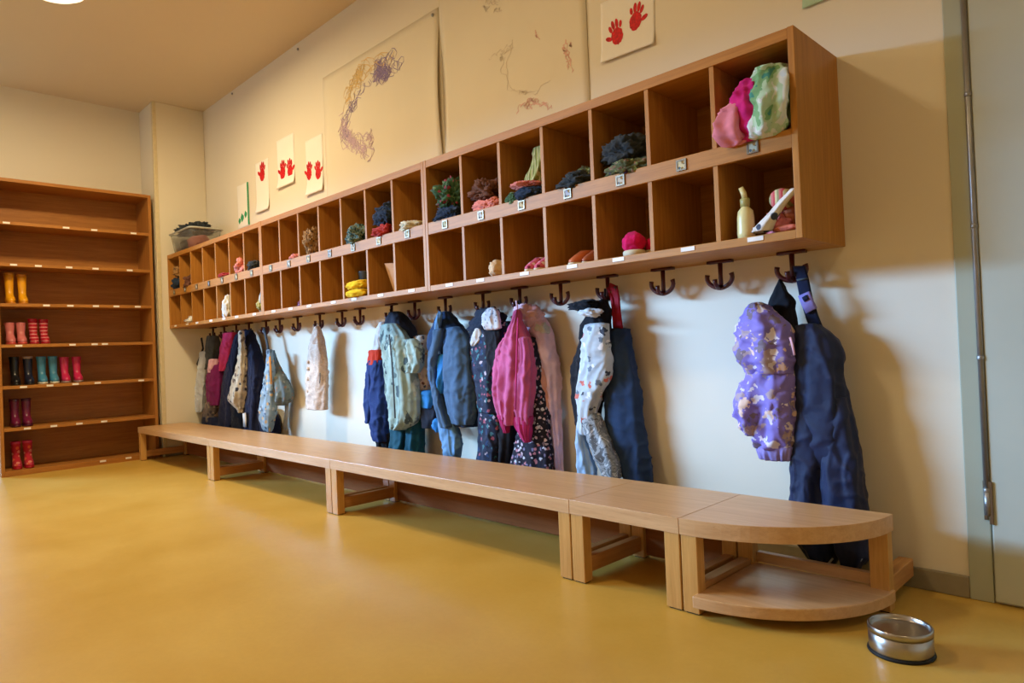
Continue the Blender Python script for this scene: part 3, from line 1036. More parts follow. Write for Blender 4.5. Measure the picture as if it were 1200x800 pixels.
drape('back_strap', g, fb['black'], [(329, 911, 917, .4), (342, 906, 923, .5), (356, 899, 929, .6), (370, 899, 933, .7), (384, 906, 935, .7), (398, 922, 936, .7)], -.085, .035, .004, 3, 6, hem=False)
strip_px('shoulder_strap', g, fb['navy2'], [(931, 318), (938, 316), (941, 330), (945, 350), (952, 372), (960, 392)], -.10, .040, .010)
strip_px('buckle', g, fb['lilac'], [(942, 344, -.112), (946, 354, -.112), (951, 364, -.114)], -.112, .040, .010)
strip_px('buckle_slot', g, fb['navy2'], [(942.5, 347, -.119), (945.5, 352, -.119)], -.119, .018, .006)
strip_px('strap_ring', g, fb['dgrey'], [(934, 328, -.108), (947, 326, -.108)], -.108, .006, .006)
for us in ((957, 962, 970, 976), (992, 998, 1005, 1010)):
    strip_px('foot_strap', g, fb['grey'], [(us[0], 656 + (us[0] > 980) * 1), (us[1], 662), (us[2], 661), (us[3], 654)], -.16, .006, .004)

g = garment('rain_trousers', 'lilac rain trousers with pale unicorn print beside the navy dungarees', 'trousers', 897, 360, -.15)
drape('upper_body', g, fb['unicorn'], [(356, 878, 897, .6), (366, 872, 908, .8), (380, 866, 922), (398, 864, 929), (414, 865, 931), (427, 871, 930, .9), (437, 877, 929, .75)], -.165, .065, .011, 5, 11, hem=False, wr=.010, crum=.7)
drape('lower_body', g, fb['unicorn'], [(430, 877, 929, .7), (444, 872, 930, .9), (460, 866, 930), (478, 865, 930), (492, 872, 930, .8)], -.16, .060, .010, 6, 12, hem=False, wr=.010, crum=.7)
drape('trouser_leg', g, fb['unicorn'], [(448, 868, 896, .8), (465, 862, 897), (482, 862, 894), (495, 866, 892), (504, 871, 891, .8), (508, 876, 890, .7)], -.18, .045, .008, 4, 13, wr=.012, crum=.6)
drape('trouser_leg', g, fb['unicorn'], [(448, 892, 930, .8), (470, 890, 931), (492, 889, 931), (512, 888, 931), (524, 887, 929, .8)], -.165, .050, .009, 4, 14, wr=.012, crum=.6)
drape('elastic_cuff', g, fb['lilac'], [(522, 887, 929, .8), (530, 889, 929, .9), (537, 891, 927, .7)], -.165, .045, .006, 13, 15)
strip_px('waist_tape', g, fb['blush'], [(926, 395), (929, 406), (931, 416)], -.225, .007, .004)

# -- fox print suit and denim-blue trousers
g = garment('rain_trousers', 'dark blue trousers with a red shoulder strap, on the hook with the fox print suit', 'trousers', 722, 338, -.08)
drape('trouser_body', g, fb['dkblue'], [(386, 708, 736, .7), (400, 706, 739), (430, 706, 744), (460, 708, 749), (490, 710, 753), (520, 714, 758), (545, 722, 762), (563, 732, 765)], -.075, .05, .007, 4, 21)
strip_px('shoulder_strap', g, fb['red'], [(714, 336), (720, 338), (722, 350), (723, 365), (726, 388)], -.085, .036, .010)
strip_px('strap_loop', g, fb['red'], [(712, 337, -.09), (717, 350, -.092), (719, 370, -.092), (720, 386, -.09)], -.09, .012, .008)
g = garment('softshell_suit', 'pale grey suit with fox print and dark lining, hood hanging open', 'overall', 700, 350, -.13)
drape('dark_lining', g, fb['black'], [(352, 702, 712, .6), (366, 690, 717, .8), (378, 683, 716), (395, 680, 717), (420, 674, 716), (445, 670, 712, .9), (470, 672, 706, .8), (495, 676, 702, .7), (507, 678, 694, .6)], -.105, .045, .005, 4, 22, hem=False)
drape('front_body', g, fb['dino'], [(380, 686, 713, .6), (392, 684, 714, .8), (410, 682, 715), (430, 681, 717), (444, 679, 716), (460, 678, 706), (478, 678, 700), (496, 679, 697, .8), (508, 680, 694, .6)], -.155, .038, .006, 4, 23, hem=False)
drape('trouser_leg', g, fb['dino2'], [(484, 680, 702, .8), (500, 684, 708), (516, 690, 716), (532, 695, 722), (546, 701, 726), (559, 708, 727)], -.15, .038, .006, 4, 24)
drape('trouser_leg', g, fb['sky'], [(497, 676, 688, .8), (512, 675, 690), (530, 676, 692), (546, 677, 697), (558, 677, 699)], -.13, .034, .006, 4, 25)
bm = blob_bm(at_y(684, 358, -.15), (.075, .045, .022), .3, 2, 4, 4)
obj('hood', bm, fb['black'], g, True)
bm = blob_bm(at_y(692, 366, -.175), (.055, .03, .018), .3, 2, 5, 4)
obj('hood_lining', bm, fb['white'], g, True)
strip_px('hanging_loop', g, fb['black'], [(709, 338), (709, 347), (706, 355)], -.10, .008, .006)

# -- pink hoodie group
g = garment('child_jacket', 'dusty mauve jacket hanging behind the pink hoodie, peach lining showing', 'jacket', 628, 360, -.07)
drape('jacket_body', g, fb['mauve'], [(370, 612, 636, .7), (386, 618, 645), (410, 626, 651), (440, 634, 655), (470, 640, 656), (500, 645, 657), (530, 648, 659), (552, 651, 659)], -.065, .045, .006, 4, 31)
drape('jacket_lining', g, fb['peach'], [(402, 626, 633, .7), (425, 630, 640), (450, 634, 645), (475, 636, 646), (494, 640, 646)], -.10, .03, .004, 3, 32)
obj('hood', blob_bm(at_y(617, 368, -.11), (.070, .05, .045), .35, 2, 33, 4, None, .3), fb['palepink'], g, True)
obj('white_hood_edge', blob_bm(at_y(635, 386, -.085), (.035, .03, .03), .3, 2, 34, 3), fb['white'], g, True)
g = garment('floral_dress', 'black trousers with tiny pale flowers hanging under the pink hoodie', 'trousers', 622, 400, -.12)
strip_px('hanger_strap', g, fb['black'], [(608, 352), (612, 372), (616, 400)], -.10, .02, .006)
drape('dress_body', g, fb['floral'], [(396, 606, 630, .7), (420, 612, 637), (445, 616, 640), (470, 618, 643), (495, 612, 646), (515, 606, 647), (535, 602, 648), (551, 600, 648)], -.115, .05, .007, 5, 35)
g = garment('hooded_jacket', 'warm pink zip hoodie with hot pink cuffs hanging by its hood', 'jacket', 607, 366, -.19)
drape('hoodie_body', g, fb['pink'], [(364, 604, 609, .5), (376, 600, 612, .7), (390, 594, 617, .9), (410, 587, 622), (435, 584, 622), (460, 585, 620), (480, 588, 618), (496, 592, 615, .9)], -.185, .06, .012, 6, 36)
drape('sleeve', g, fb['pink'], [(396, 589, 601, .7), (412, 582, 598), (432, 578, 597), (452, 578, 596), (472, 580, 597), (490, 585, 598)], -.205, .035, .008, 4, 37)
drape('sleeve', g, fb['pink'], [(396, 609, 620, .7), (415, 610, 625), (438, 608, 626), (460, 605, 625), (480, 606, 623), (496, 609, 622)], -.20, .035, .009, 4, 38)
drape('sleeve_cuff', g, fb['hotpink'], [(486, 583, 598), (496, 586, 598), (506, 590, 597)], -.205, .033, .004, 9, 39)
drape('hem_band', g, fb['hotpink'], [(488, 600, 623, .9), (500, 604, 623, .9), (510, 611, 622, .8), (517, 615, 621, .6)], -.20, .036, .004, 9, 40)
strip_px('zip', g, fb['hotpink'], [(607, 372, -.232), (606, 400, -.262), (605, 440, -.266), (604, 480, -.262)], -.25, .008, .006)
strip_px('hanging_loop', g, fb['palepink'], [(605, 352), (606, 360), (607, 368)], -.17, .008, .006)

# -- dark teal jacket, floral trousers
g = garment('child_jacket', 'navy and teal floral jacket with white hood lining left of the pink hoodie', 'jacket', 575, 364, -.14)
drape('jacket_body', g, fb['floral2'], [(378, 558, 598, .7), (392, 553, 601), (412, 551, 600), (435, 553, 598), (460, 558, 598), (482, 561, 599)], -.125, .06, .010, 5, 41)
obj('hood', blob_bm(at_y(570, 378, -.14), (.10, .06, .07), .3, 2.0, 42, 4), fb['ndk'], g, True)
drape('hood_lining', g, fb['greyp'], [(362, 569, 581, .7), (367, 566, 584), (377, 565, 586), (385, 567, 586, .9)], -.205, .018, .003, 3, 43, hem=False)
drape('dark_inside', g, fb['black'], [(388, 568, 588, .8), (410, 570, 586), (440, 572, 585)], -.185, .02, .003, 3, 44)
drape('collar', g, fb['white'], [(385, 558, 563, .7), (391, 555, 565), (399, 553, 563), (404, 553, 558)], -.182, .014, .003, 3, 45, hem=False)
g = g_floral = garment('child_trousers', 'navy floral trousers below the floral jacket, touching the pink hoodie', 'trousers', 582, 470, -.12)
drape('trouser_leg', g, fb['floral2'], [(465, 562, 588, .8), (485, 562, 590), (505, 562, 591), (525, 561, 590), (544, 560, 588)], -.125, .045, .006, 4, 46)
drape('trouser_leg', g, fb['black'], [(465, 580, 604, .8), (490, 583, 606), (515, 584, 606), (535, 584, 604), (546, 585, 601)], -.105, .045, .006, 4, 47)

# -- steel blue softshell with beige print jacket
g = garment('child_jacket', 'beige small-print jacket squeezed left of the steel blue softshell', 'jacket', 493, 395, -.09)
drape('jacket_body', g, fb['beigep'], [(394, 484, 503, .8), (410, 486, 505), (430, 488, 506), (450, 489, 507), (466, 491, 506)], -.085, .045, .006, 4, 51)
drape('blue_band', g, fb['bright'], [(458, 493, 511, .9), (468, 493, 513), (477, 494, 513)], -.10, .04, .004, 4, 52)
drape('dark_hem', g, fb['ndk'], [(474, 494, 514, .9), (488, 495, 516), (500, 496, 514)], -.095, .04, .004, 5, 53)
obj('blue_mitten', blob_bm(at_y(512, 498, -.13), (.030, .025, .035), .2, 2, 54, 3), fb['bright'], g, True)
for _u0, _v0, _u1, _v1, _g in ((565, 362, 575, 470, g_floral),):
    strip_px('hanger_strap', _g, fb['navy2'], [(_u0, _v0), ((_u0 + _u1) / 2, (_v0 + _v1) / 2), (_u1, _v1)], -.09, .02, .006)
g = garment('softshell_jacket', 'steel blue softshell jacket hanging open from its hood', 'jacket', 525, 370, -.15)
drape('hood', g, fb['softd'], [(366, 516, 528, .6), (376, 510, 536, .8), (388, 505, 545), (402, 503, 549), (416, 506, 548, .8)], -.12, .065, .008, 5, 55, hem=False)
drape('back_panel', g, fb['softd'], [(396, 505, 550, .8), (420, 506, 554), (450, 510, 557), (478, 514, 560), (498, 524, 560)], -.11, .05, .008, 5, 56)
drape('front_panel', g, fb['soft'], [(384, 523, 542, .6), (398, 522, 549, .8), (420, 521, 552), (445, 520, 554), (470, 522, 556), (488, 527, 556), (496, 530, 555)], -.17, .045, .008, 4, 57)
drape('sleeve', g, fb['soft'], [(386, 510, 521, .7), (405, 505, 519), (425, 502, 515), (442, 502, 514), (460, 506, 517), (480, 511, 523), (500, 516, 530)], -.19, .032, .006, 3, 58)
drape('sleeve', g, fb['bright'], [(416, 510, 526, .7), (432, 511, 530), (448, 512, 526), (460, 513, 522, .7)], -.165, .03, .006, 4, 59)
drape('hood_tip', g, fb['jeans'], [(366, 513, 518, .7), (382, 511, 517), (398, 511, 516), (414, 511, 516)], -.19, .014, .003, 3, 60)
g = garment('child_trousers', 'light blue trouser leg dangling from the steel blue softshell', 'trousers', 524, 490, -.14)
drape('trouser_leg', g, fb['jeans'], [(484, 512, 529, .8), (500, 515, 536), (515, 518, 541), (528, 520, 541), (537, 522, 539)], -.15, .038, .006, 4, 61)
drape('waistband', g, fb['soft'], [(474, 511, 525, .8), (482, 512, 527), (488, 513, 529)], -.15, .034, .003, 4, 62)

strip_px('hanger_strap', g, fb['softd'], [(521, 366), (520, 420), (519, 478)], -.10, .02, .006)

# -- sage print jacket, teal trousers, navy jacket
g = garment('child_jacket', 'royal blue jacket with white shoulders and red band left of the sage jacket', 'jacket', 444, 385, -.09)
drape('white_shoulder', g, fb['white'], [(378, 445, 453, .6), (392, 441, 454, .8), (406, 438, 454), (416, 435, 454)], -.085, .045, .004, 4, 71, hem=False)
drape('red_band', g, fb['orange'], [(410, 434, 455), (418, 433, 455), (427, 432, 455)], -.085, .05, .004, 5, 72, hem=False)
drape('jacket_body', g, fb['royal'], [(422, 432, 456), (445, 430, 457), (470, 430, 458), (490, 434, 458), (505, 436, 458), (516, 439, 458)], -.085, .052, .008, 5, 73)
drape('sleeve', g, fb['royal'], [(428, 431, 440, .8), (450, 428, 440), (475, 427, 440), (495, 428, 438)], -.11, .028, .005, 3, 74)
g = garment('child_trousers', 'black trousers showing below the royal blue jacket', 'trousers', 450, 512, -.09)
drape('trouser_leg', g, fb['black'], [(508, 440, 451, .8), (518, 441, 450), (528, 441, 449)], -.095, .03, .003, 3, 75)
drape('trouser_leg', g, fb['black'], [(508, 449, 460, .8), (518, 449, 459), (529, 449, 458)], -.075, .03, .003, 3, 76)
strip_px('hanger_strap', g, fb['black'], [(457, 366), (452, 420), (450, 512)], -.085, .02, .006)
g = garment('child_trousers', 'dark teal trousers below the sage print jacket, touching the bench', 'trousers', 476, 486, -.11)
drape('trouser_leg', g, fb['teal'], [(480, 457, 478, .8), (500, 458, 479), (515, 458, 479), (528, 458, 478)], -.12, .045, .006, 4, 77)
drape('trouser_leg', g, fb['teal'], [(480, 472, 496, .8), (500, 475, 497), (515, 476, 497), (531, 477, 497)], -.10, .045, .006, 4, 78)
strip_px('hanger_strap', g, fb['teal'], [(460, 372), (468, 420), (476, 484)], -.075, .02, .006)
g = garment('child_jacket', 'sage green print jacket with a dark navy hood on a crowded hook', 'jacket', 462, 372, -.15)
drape('hood', g, fb['ndk'], [(366, 456, 470, .7), (376, 452, 480), (388, 452, 487), (400, 455, 490), (412, 460, 490, .8)], -.10, .06, .006, 5, 79, hem=False)
drape('jacket_body', g, fb['sage'], [(380, 447, 468, .6), (394, 446, 478, .8), (410, 448, 484), (435, 451, 488), (460, 454, 491), (480, 456, 492), (494, 457, 489), (502, 458, 478, .8)], -.155, .06, .011, 6, 80)
drape('sleeve', g, fb['sage'], [(398, 474, 488, .7), (412, 478, 496), (426, 480, 497), (436, 478, 492, .8)], -.19, .035, .007, 4, 81)
strip_px('front_edge', g, fb['dgrey'], [(456, 392, -.225), (459, 420, -.232), (461, 450, -.236), (463, 490, -.236)], -.23, .009, .006)
strip_px('hanging_loop', g, fb['black'], [(458, 362), (459, 372), (460, 380)], -.12, .016, .010)

# -- cream vest
g = garment('knitted_vest', 'cream knitted vest hanging alone on the bare wall', 'vest', 372, 382, -.12)
drape('vest_body', g, fb['cream'], [(386, 368, 376, .6), (398, 364, 380, .8), (415, 361, 382), (435, 360, 384), (455, 359, 384), (470, 359, 384), (479, 360, 383)], -.115, .04, .006, 4, 91)
drape('collar', g, fb['cream'], [(383, 368, 375, .6), (392, 366, 377), (402, 366, 376, .7)], -.14, .028, .003, 3, 92, hem=False)
strip_px('hanging_loop', g, fb['cream'], [(372, 378), (372, 385), (371, 390)], -.11, .008, .006)
strip_px('pocket_opening', g, fb['dgrey'], [(375, 437, -.175), (375, 443, -.176), (374.5, 449, -.176)], -.175, .006, .004)
for v in (424, 432, 444, 458):
    q = at_y(361.5, v, -.150)
    bm = lathe(bmesh.new(), [(.001, -.012), (.012, -.010), (.014, 0), (.012, .010), (.001, .012)], q.x, q.y, q.z, 12)
    obj('ruffle_knob', bm, fb['cream'], g, True)

# -- far group
g = garment('child_overall', 'grey blue print overall with a mustard stripe, nearest of the far coat cluster', 'overall', 314, 392, -.12)
strip_px('shoulder_strap', g, fb['dgrey'], [(309, 384), (311, 392), (313, 402), (315, 414)], -.11, .030, .010)
drape('front_panel', g, fb['bluep'], [(410, 313, 319, .7), (426, 312, 320), (445, 310, 322), (465, 307, 323), (483, 305, 323), (496, 307, 320), (505, 311, 317)], -.15, .07, .008, 4, 101)
drape('side_panel', g, fb['greygreen'], [(411, 318, 322, .7), (426, 319, 327), (442, 320, 335), (456, 321, 342), (467, 322, 343), (474, 325, 336)], -.09, .06, .008, 4, 102)
strip_px('mustard_stripe', g, fb['mustard'], [(316, 418, -.205), (317, 432, -.22), (318, 450, -.225)], -.21, .024, .008)
strip_px('white_side_panel', g, fb['grey'], [(336, 472, -.05), (336, 485, -.05), (334, 503, -.05)], -.05, .05, .012)
g = garment('child_jacket', 'dark navy jacket with long trousers in the far coat cluster', 'jacket', 292, 388, -.10)
drape('jacket_body', g, fb['navy2'], [(387, 283, 296, .7), (400, 285, 301), (418, 287, 307), (440, 288, 311), (465, 288, 310), (488, 287, 310), (505, 288, 312), (513, 290, 314)], -.10, .075, .009, 5, 103)
drape('trouser_leg', g, fb['navy2'], [(478, 302, 322, .8), (492, 303, 326), (505, 306, 328), (514, 310, 328)], -.07, .06, .006, 4, 104)
g = garment('printed_jacket', 'beige jacket with dark bear print in front of the dark navy jacket', 'jacket', 283, 392, -.17)
drape('jacket_body', g, fb['beige'], [(388, 280, 286, .7), (402, 280, 287), (420, 279, 289), (440, 275, 290), (458, 270, 290), (470, 269, 288), (478, 277, 285), (483, 280, 284)], -.175, .07, .009, 4, 105)
strip_px('white_tag', g, fb['white'], [(286, 484, -.18), (287, 492, -.18), (287, 500, -.18)], -.18, .05, .012)
g = garment('child_trousers', 'black navy trousers between the bear print jacket and the plum jacket', 'trousers', 268, 430, -.10)
drape('trouser_leg', g, fb['navy2'], [(392, 276, 282, .8), (415, 270, 282), (440, 263, 280), (470, 259, 280), (495, 258, 282), (509, 259, 280)], -.11, .07, .008, 4, 106)
drape('trouser_leg', g, fb['black'], [(440, 268, 286, .8), (470, 270, 290), (495, 272, 294), (511, 274, 296)], -.09, .06, .008, 4, 107)
g = garment('child_jacket', 'raspberry and plum jacket in the far coat cluster', 'jacket', 264, 394, -.12)
drape('raspberry_top', g, fb['rose'], [(390, 262, 277, .7), (404, 259, 276), (418, 257, 273), (434, 256, 268)], -.12, .065, .007, 4, 108)
drape('plum_body', g, fb['plum'], [(424, 245, 261, .8), (440, 243, 262), (458, 243, 262), (474, 245, 260)], -.15, .065, .008, 5, 109)
drape('blush_shoulder', g, fb['blush'], [(421, 245, 257, .7), (428, 244, 257), (436, 243, 254)], -.17, .05, .004, 4, 110)
g = garment('child_trousers', 'taupe print trousers with navy feet below the plum jacket', 'trousers', 248, 474, -.12)
drape('trouser_body', g, fb['taupe'], [(470, 243, 260, .8), (480, 239, 259), (488, 238, 258), (493, 238, 258)], -.14, .06, .006, 4, 111)
strip_px('hanger_strap', g, fb['dgrey'], [(249, 388), (250, 430), (250, 474)], -.12, .02, .006)
drape('navy_feet', g, fb['navy2'], [(488, 238, 260), (496, 238, 262), (503, 240, 264), (509, 243, 266)], -.135, .065, .006, 4, 112)
g = garment('child_jacket', 'dark grey jacket with pale sleeves at the far end of the coat row', 'jacket', 244, 396, -.12)
drape('jacket_body', g, fb['dgrey'], [(394, 243, 256, .7), (406, 241, 258), (420, 241, 255), (432, 240, 250)], -.13, .06, .007, 4, 113)
drape('pale_sleeve', g, fb['grey'], [(412, 235, 246, .7), (430, 232, 244), (450, 230, 241), (468, 229, 240), (482, 230, 238)], -.15, .06, .007, 4, 114)
strip_px('dark_strap', g, fb['black'], [(236, 396), (238, 408), (234, 420), (231, 427)], -.16, .028, .010)

# ------------------------------------------------------------------ things in the compartments
TOPF, LOWF = RZ1 - .0115, BOT + .0005


def place(k, u, y, rx, pad=.004):
    x0, x1 = comp[k]
    x = at_y(u, 260, y).x
    return min(max(x, x0 + rx + pad), x1 - rx - pad)


def bundle(name, label, cat, k, top, u, y, r, m, seed, amp=.3, freq=2.6, lift=0.0, rot=0.0, sub=4, group=None, pad=.02):
    if top:
        r = (r[0] * 1.06, r[1], r[2] * 1.12)
        lift *= 1.12
        sub = 5
        y = max(y - .04, -.350 + r[1] * .75)
    x = place(k, u, y, r[0], pad)
    fl = (TOPF if top else LOWF) + lift
    bm = blob_bm((x, y, fl + r[2] * .86), r, amp, freq, seed, sub, fl + .0008, rot)
    return item(name, label, cat, bm, m, True, group)


cf = {
    'magenta': fabric('magenta_cotton', (196, 36, 118), .9, .2), 'rosep': fabric('pale_rose_cotton', (216, 130, 144), .9),
    'tiedye': camo('mint_white_tie_dye', [(70, 140, 130), (120, 168, 120), (176, 206, 178), (212, 220, 216), (196, 212, 218), (226, 230, 230)], 7),
    'olive': printed('olive_patterned_knit', (92, 96, 62), [(130, 140, 80), (70, 50, 80), (140, 110, 90)], 40, .36),
    'charcoal': fabric('charcoal_knit', (52, 56, 58), .9), 'lime': striped('lime_cream_stripes', [(150, 158, 82), (196, 190, 140), (120, 124, 66)], 'x', 60),
    'salmon': fabric('salmon_fleece', (218, 130, 116), .9), 'brown': fabric('brown_wool', (104, 66, 50), .9), 'greenk': printed('green_knit', (60, 92, 60), [(110, 134, 90), (40, 50, 50), (150, 60, 80)], 42, .36),
    'ecru': fabric('ecru_felt', (206, 196, 168), .9), 'redk': fabric('brick_red_knit', (166, 52, 46), .9), 'nav': fabric('navy_wool', (40, 52, 70), .9),
    'leopard': printed('brown_leopard_fleece', (150, 112, 66), [(70, 46, 30), (100, 66, 40)], 60, .34), 'yellow': fabric('yellow_fleece', (226, 182, 24), .9),
    'camoteal': camo('teal_black_pattern', [(30, 40, 40), (70, 100, 96), (130, 140, 120), (36, 50, 54)], 40),
    'pinkknit': fabric('bright_pink_knit', (214, 24, 92), .9, .2), 'beige': fabric('beige_felt', (206, 176, 140), .8), 'orangesh': gloss('orange_shoe_leather', (190, 96, 50), .5),
    'pinkshoe': printed('pink_shoe_pattern', (206, 96, 120), [(230, 200, 200), (130, 40, 70)], 50, .34), 'dot': printed('white_cloth_dark_dots', (222, 220, 216), [(64, 72, 92), (84, 94, 110), (120, 120, 130)], 26, .30, .8, .2, .05),
    'towel': striped('striped_towel_roll', [(190, 80, 84), (206, 196, 150), (150, 150, 110), (196, 110, 110)], 'x', 36), 'bottle': gloss('cream_bottle_plastic', (226, 214, 150), .35), 'bcap': gloss('olive_bottle_cap', (176, 170, 104), .4),
    'leather': gloss('tan_shoe_leather', (160, 84, 52), .5), 'purple': gloss('purple_plastic', (110, 60, 120), .4), 'plastic_dark': gloss('dark_grey_plastic', (58, 64, 68), .4),
}

# right-hand unit, top row
item('cotton_bundle', 'crumpled magenta cotton top spilling out of the top right compartment', 'clothes',
     loft_world([(-.135, -.27, TOPF + .215, .030, .04), (-.150, -.285, TOPF + .195, .055, .07), (-.160, -.295, TOPF + .160, .066, .085), (-.158, -.31, TOPF + .115, .060, .085), (-.150, -.325, TOPF + .070, .058, .060), (-.142, -.325, TOPF + .035, .058, .050), (-.140, -.32, TOPF + .0085, .050, .04)], .012, 4, 61, 80, wr=.020, crum=.5, hem=False), cf['magenta'])
item('cotton_bundle', 'pale rose cloth bulging over the rail at the top right compartment', 'clothes',
     loft_world([(-.195, -.315, TOPF + .145, .022, .03), (-.203, -.335, TOPF + .126, .036, .045), (-.207, -.350, TOPF + .090, .045, .05), (-.205, -.362, TOPF + .052, .047, .05), (-.200, -.365, TOPF + .020, .042, .045), (-.197, -.367, TOPF + .004, .036, .012)], .008, 4, 62, 72, wr=.013, crum=.8, hem=False), cf['rosep'])
item('cotton_bundle', 'mint and white tie-dye cloth hanging out of the top right compartment', 'clothes',
     loft_world([(-.100, -.28, TOPF + .245, .018, .03), (-.096, -.29, TOPF + .228, .042, .06), (-.088, -.305, TOPF + .190, .053, .075), (-.084, -.32, TOPF + .135, .055, .08), (-.084, -.335, TOPF + .080, .052, .07), (-.088, -.345, TOPF + .036, .050, .06), (-.098, -.350, TOPF + .0085, .045, .05)], .010, 5, 63, 80, wr=.016, crum=.35, hem=False), cf['tiedye'])
bundle('knitted_hat', 'charcoal knitted hat in the third top compartment from the right', 'hat', 2, True, 738, -.25, (.085, .075, .05), cf['charcoal'], 4, lift=.05)
bundle('scarf', 'olive patterned scarf under the charcoal hat', 'scarf', 2, True, 745, -.27, (.085, .07, .032), cf['olive'], 5)
bundle('glove_pair', 'dark gloves lying in the fourth top compartment from the right', 'gloves', 3, True, 682, -.28, (.075, .06, .030), cf['charcoal'], 6, .35)
bundle('knitted_hat', 'olive cloth leaning up behind the dark gloves', 'hat', 3, True, 690, -.18, (.05, .05, .05), cf['olive'], 7, .35)
x = place(4, 630, -.26, .05)
item('striped_scarf', 'tall lime and cream striped scarf standing in the fifth top compartment', 'scarf', loft_world([(x + .035, -.26, TOPF + .235, .028, .02), (x + .03, -.255, TOPF + .19, .036, .026), (x + .01, -.255, TOPF + .13, .04, .03), (x - .012, -.26, TOPF + .085, .046, .035), (x - .03, -.262, TOPF + .0685, .055, .04)], .008, 5, 8, 40), cf['lime'])
bundle('glove_pair', 'black gloves with salmon cuffs under the striped scarf', 'gloves', 4, True, 626, -.285, (.085, .05, .030), cf['nav'], 9, .3)
bundle('salmon_cuff', 'salmon fleece lying on the black gloves', 'clothes', 4, True, 620, -.27, (.06, .05, .014), cf['salmon'], 10, .3, lift=.054)
bundle('knitted_hat', 'small green knit in front corner of the fifth top compartment', 'hat', 4, True, 602, -.325, (.032, .026, .024), cf['greenk'], 11)
bundle('woollen_scarf', 'brown woollen scarf folded in the sixth top compartment', 'scarf', 5, True, 574, -.24, (.07, .07, .045), cf['brown'], 12, .4, lift=.05)
bundle('fleece_hat', 'salmon pink fleece under the brown scarf', 'hat', 5, True, 575, -.31, (.075, .042, .028), cf['salmon'], 13, .3)
bundle('knitted_hat', 'green knitted hat with red dots in the seventh top compartment', 'hat', 6, True, 530, -.24, (.075, .075, .065), cf['greenk'], 14, .4, lift=.062)
bundle('glove_pair', 'dark navy gloves below the green knitted hat', 'gloves', 6, True, 524, -.30, (.09, .05, .034), cf['nav'], 15, .4)
# middle unit, top row
bundle('felt_hat', 'ecru felt cap lying flat beside the unit joint, middle unit', 'hat', 7, True, 482, -.26, (.08, .07, .026), cf['ecru'], 16, .25)
bundle('knitted_scarf', 'brick red knitted scarf in the middle unit top row', 'scarf', 8, True, 448, -.28, (.085, .06, .034), cf['redk'], 17, .3)
bundle('knitted_hat', 'dark navy hat on top of the brick red scarf', 'hat', 8, True, 452, -.23, (.085, .07, .058), cf['nav'], 18, .3, lift=.062)
bundle('knitted_hat', 'teal and black patterned hat in the middle unit top row', 'hat', 9, True, 420, -.27, (.085, .07, .050), cf['camoteal'], 19, .35)
bundle('fleece_hat', 'brown leopard fleece hat in the middle unit top row', 'hat', 11, True, 367, -.25, (.06, .06, .085), cf['leopard'], 20, .35)
bundle('small_cloth', 'orange scrap of cloth in the middle unit beside the leopard hat', 'cloth', 12, True, 345, -.30, (.045, .03, .020), cf['salmon'], 21, .3)
# far unit, top row
bundle('knitted_hat', 'dark cap with a pale patch in the far unit beside the joint', 'hat', 14, True, 297, -.28, (.055, .05, .035), cf['charcoal'], 22, .3)
bundle('small_cloth', 'orange cloth heap in the far unit top row', 'cloth', 15, True, 284, -.27, (.07, .05, .055), cf['salmon'], 23, .4)
bundle('small_cloth', 'flat red orange cloth lying in the far unit top row', 'cloth', 16, True, 262, -.29, (.08, .05, .020), cf['redk'], 24, .3)
bundle('woollen_scarf', 'brown wool scarf next to the dark bag in the far unit', 'scarf', 19, True, 234, -.27, (.07, .06, .05), cf['brown'], 25, .35, lift=.0)
bundle('cloth_bag', 'dark bag with pale band in the end compartment of the far unit', 'bag', 20, True, 214, -.28, (.075, .06, .052), cf['nav'], 26, .3)
bundle('knitted_hat', 'brown leopard hat on the dark bag in the end compartment', 'hat', 20, True, 216, -.27, (.065, .05, .04), cf['leopard'], 27, .4, lift=.10)

# right-hand unit, lower row
x = place(0, 874, -.30, .03, .008)
bt = thing('lotion_bottle', 'cream lotion bottle with a flip cap standing in the lower right compartment', 'bottle', (x, -.30, LOWF))
obj('body', lathe(bmesh.new(), [(.022, 0), (.027, .003), (.028, .02), (.027, .070), (.024, .092), (.014, .103), (.012, .108)], x, -.30, LOWF, 28), cf['bottle'], bt, True)
obj('neck', lathe(bmesh.new(), [(.0125, .106), (.015, .108), (.016, .130), (.013, .134)], x, -.30, LOWF, 24), cf['bcap'], bt, True)
obj('cap', tube(bmesh.new(), [(x, -.30, LOWF + .132), (x - .002, -.302, LOWF + .150), (x - .009, -.306, LOWF + .170)], [.009, .0095, .008], 14), cf['bottle'], bt, True)
roll = bmesh.new()
tube(roll, [(-.060, -.15, LOWF + .112), (-.066, -.19, LOWF + .112), (-.085, -.30, LOWF + .110), (-.088, -.318, LOWF + .110)], [.030, .035, .034, .028], 24)
item('rolled_towel', 'rolled striped towel at the back of the lower right compartment', 'towel', roll, cf['towel'])
item('cloth_bundle', 'rose cloth under the rolled towel, lower right compartment', 'cloth', blob_bm((-.105, -.26, LOWF + .036), (.05, .07, .040), .3, 2.6, 31, 4, LOWF + .001), cf['rosep'])
dt = loft_world([(-.030, -.335, LOWF + .122, .012, .010), (-.055, -.345, LOWF + .095, .015, .013), (-.085, -.352, LOWF + .060, .018, .016), (-.112, -.356, LOWF + .030, .026, .020), (-.128, -.350, LOWF + .0125, .030, .022)], .003, 4, 32, 32, wr=.002)
item('dotted_cloth', 'white strip of cloth with dark dots leaning in the lower right compartment', 'cloth', dt, cf['dot'])
item('leather_shoe', 'tan leather shoe behind the dotted cloth strip', 'shoe', blob_bm((-.062, -.255, LOWF + .048), (.036, .045, .046), .08, 1.5, 33, 4, LOWF + .001), cf['leather'])
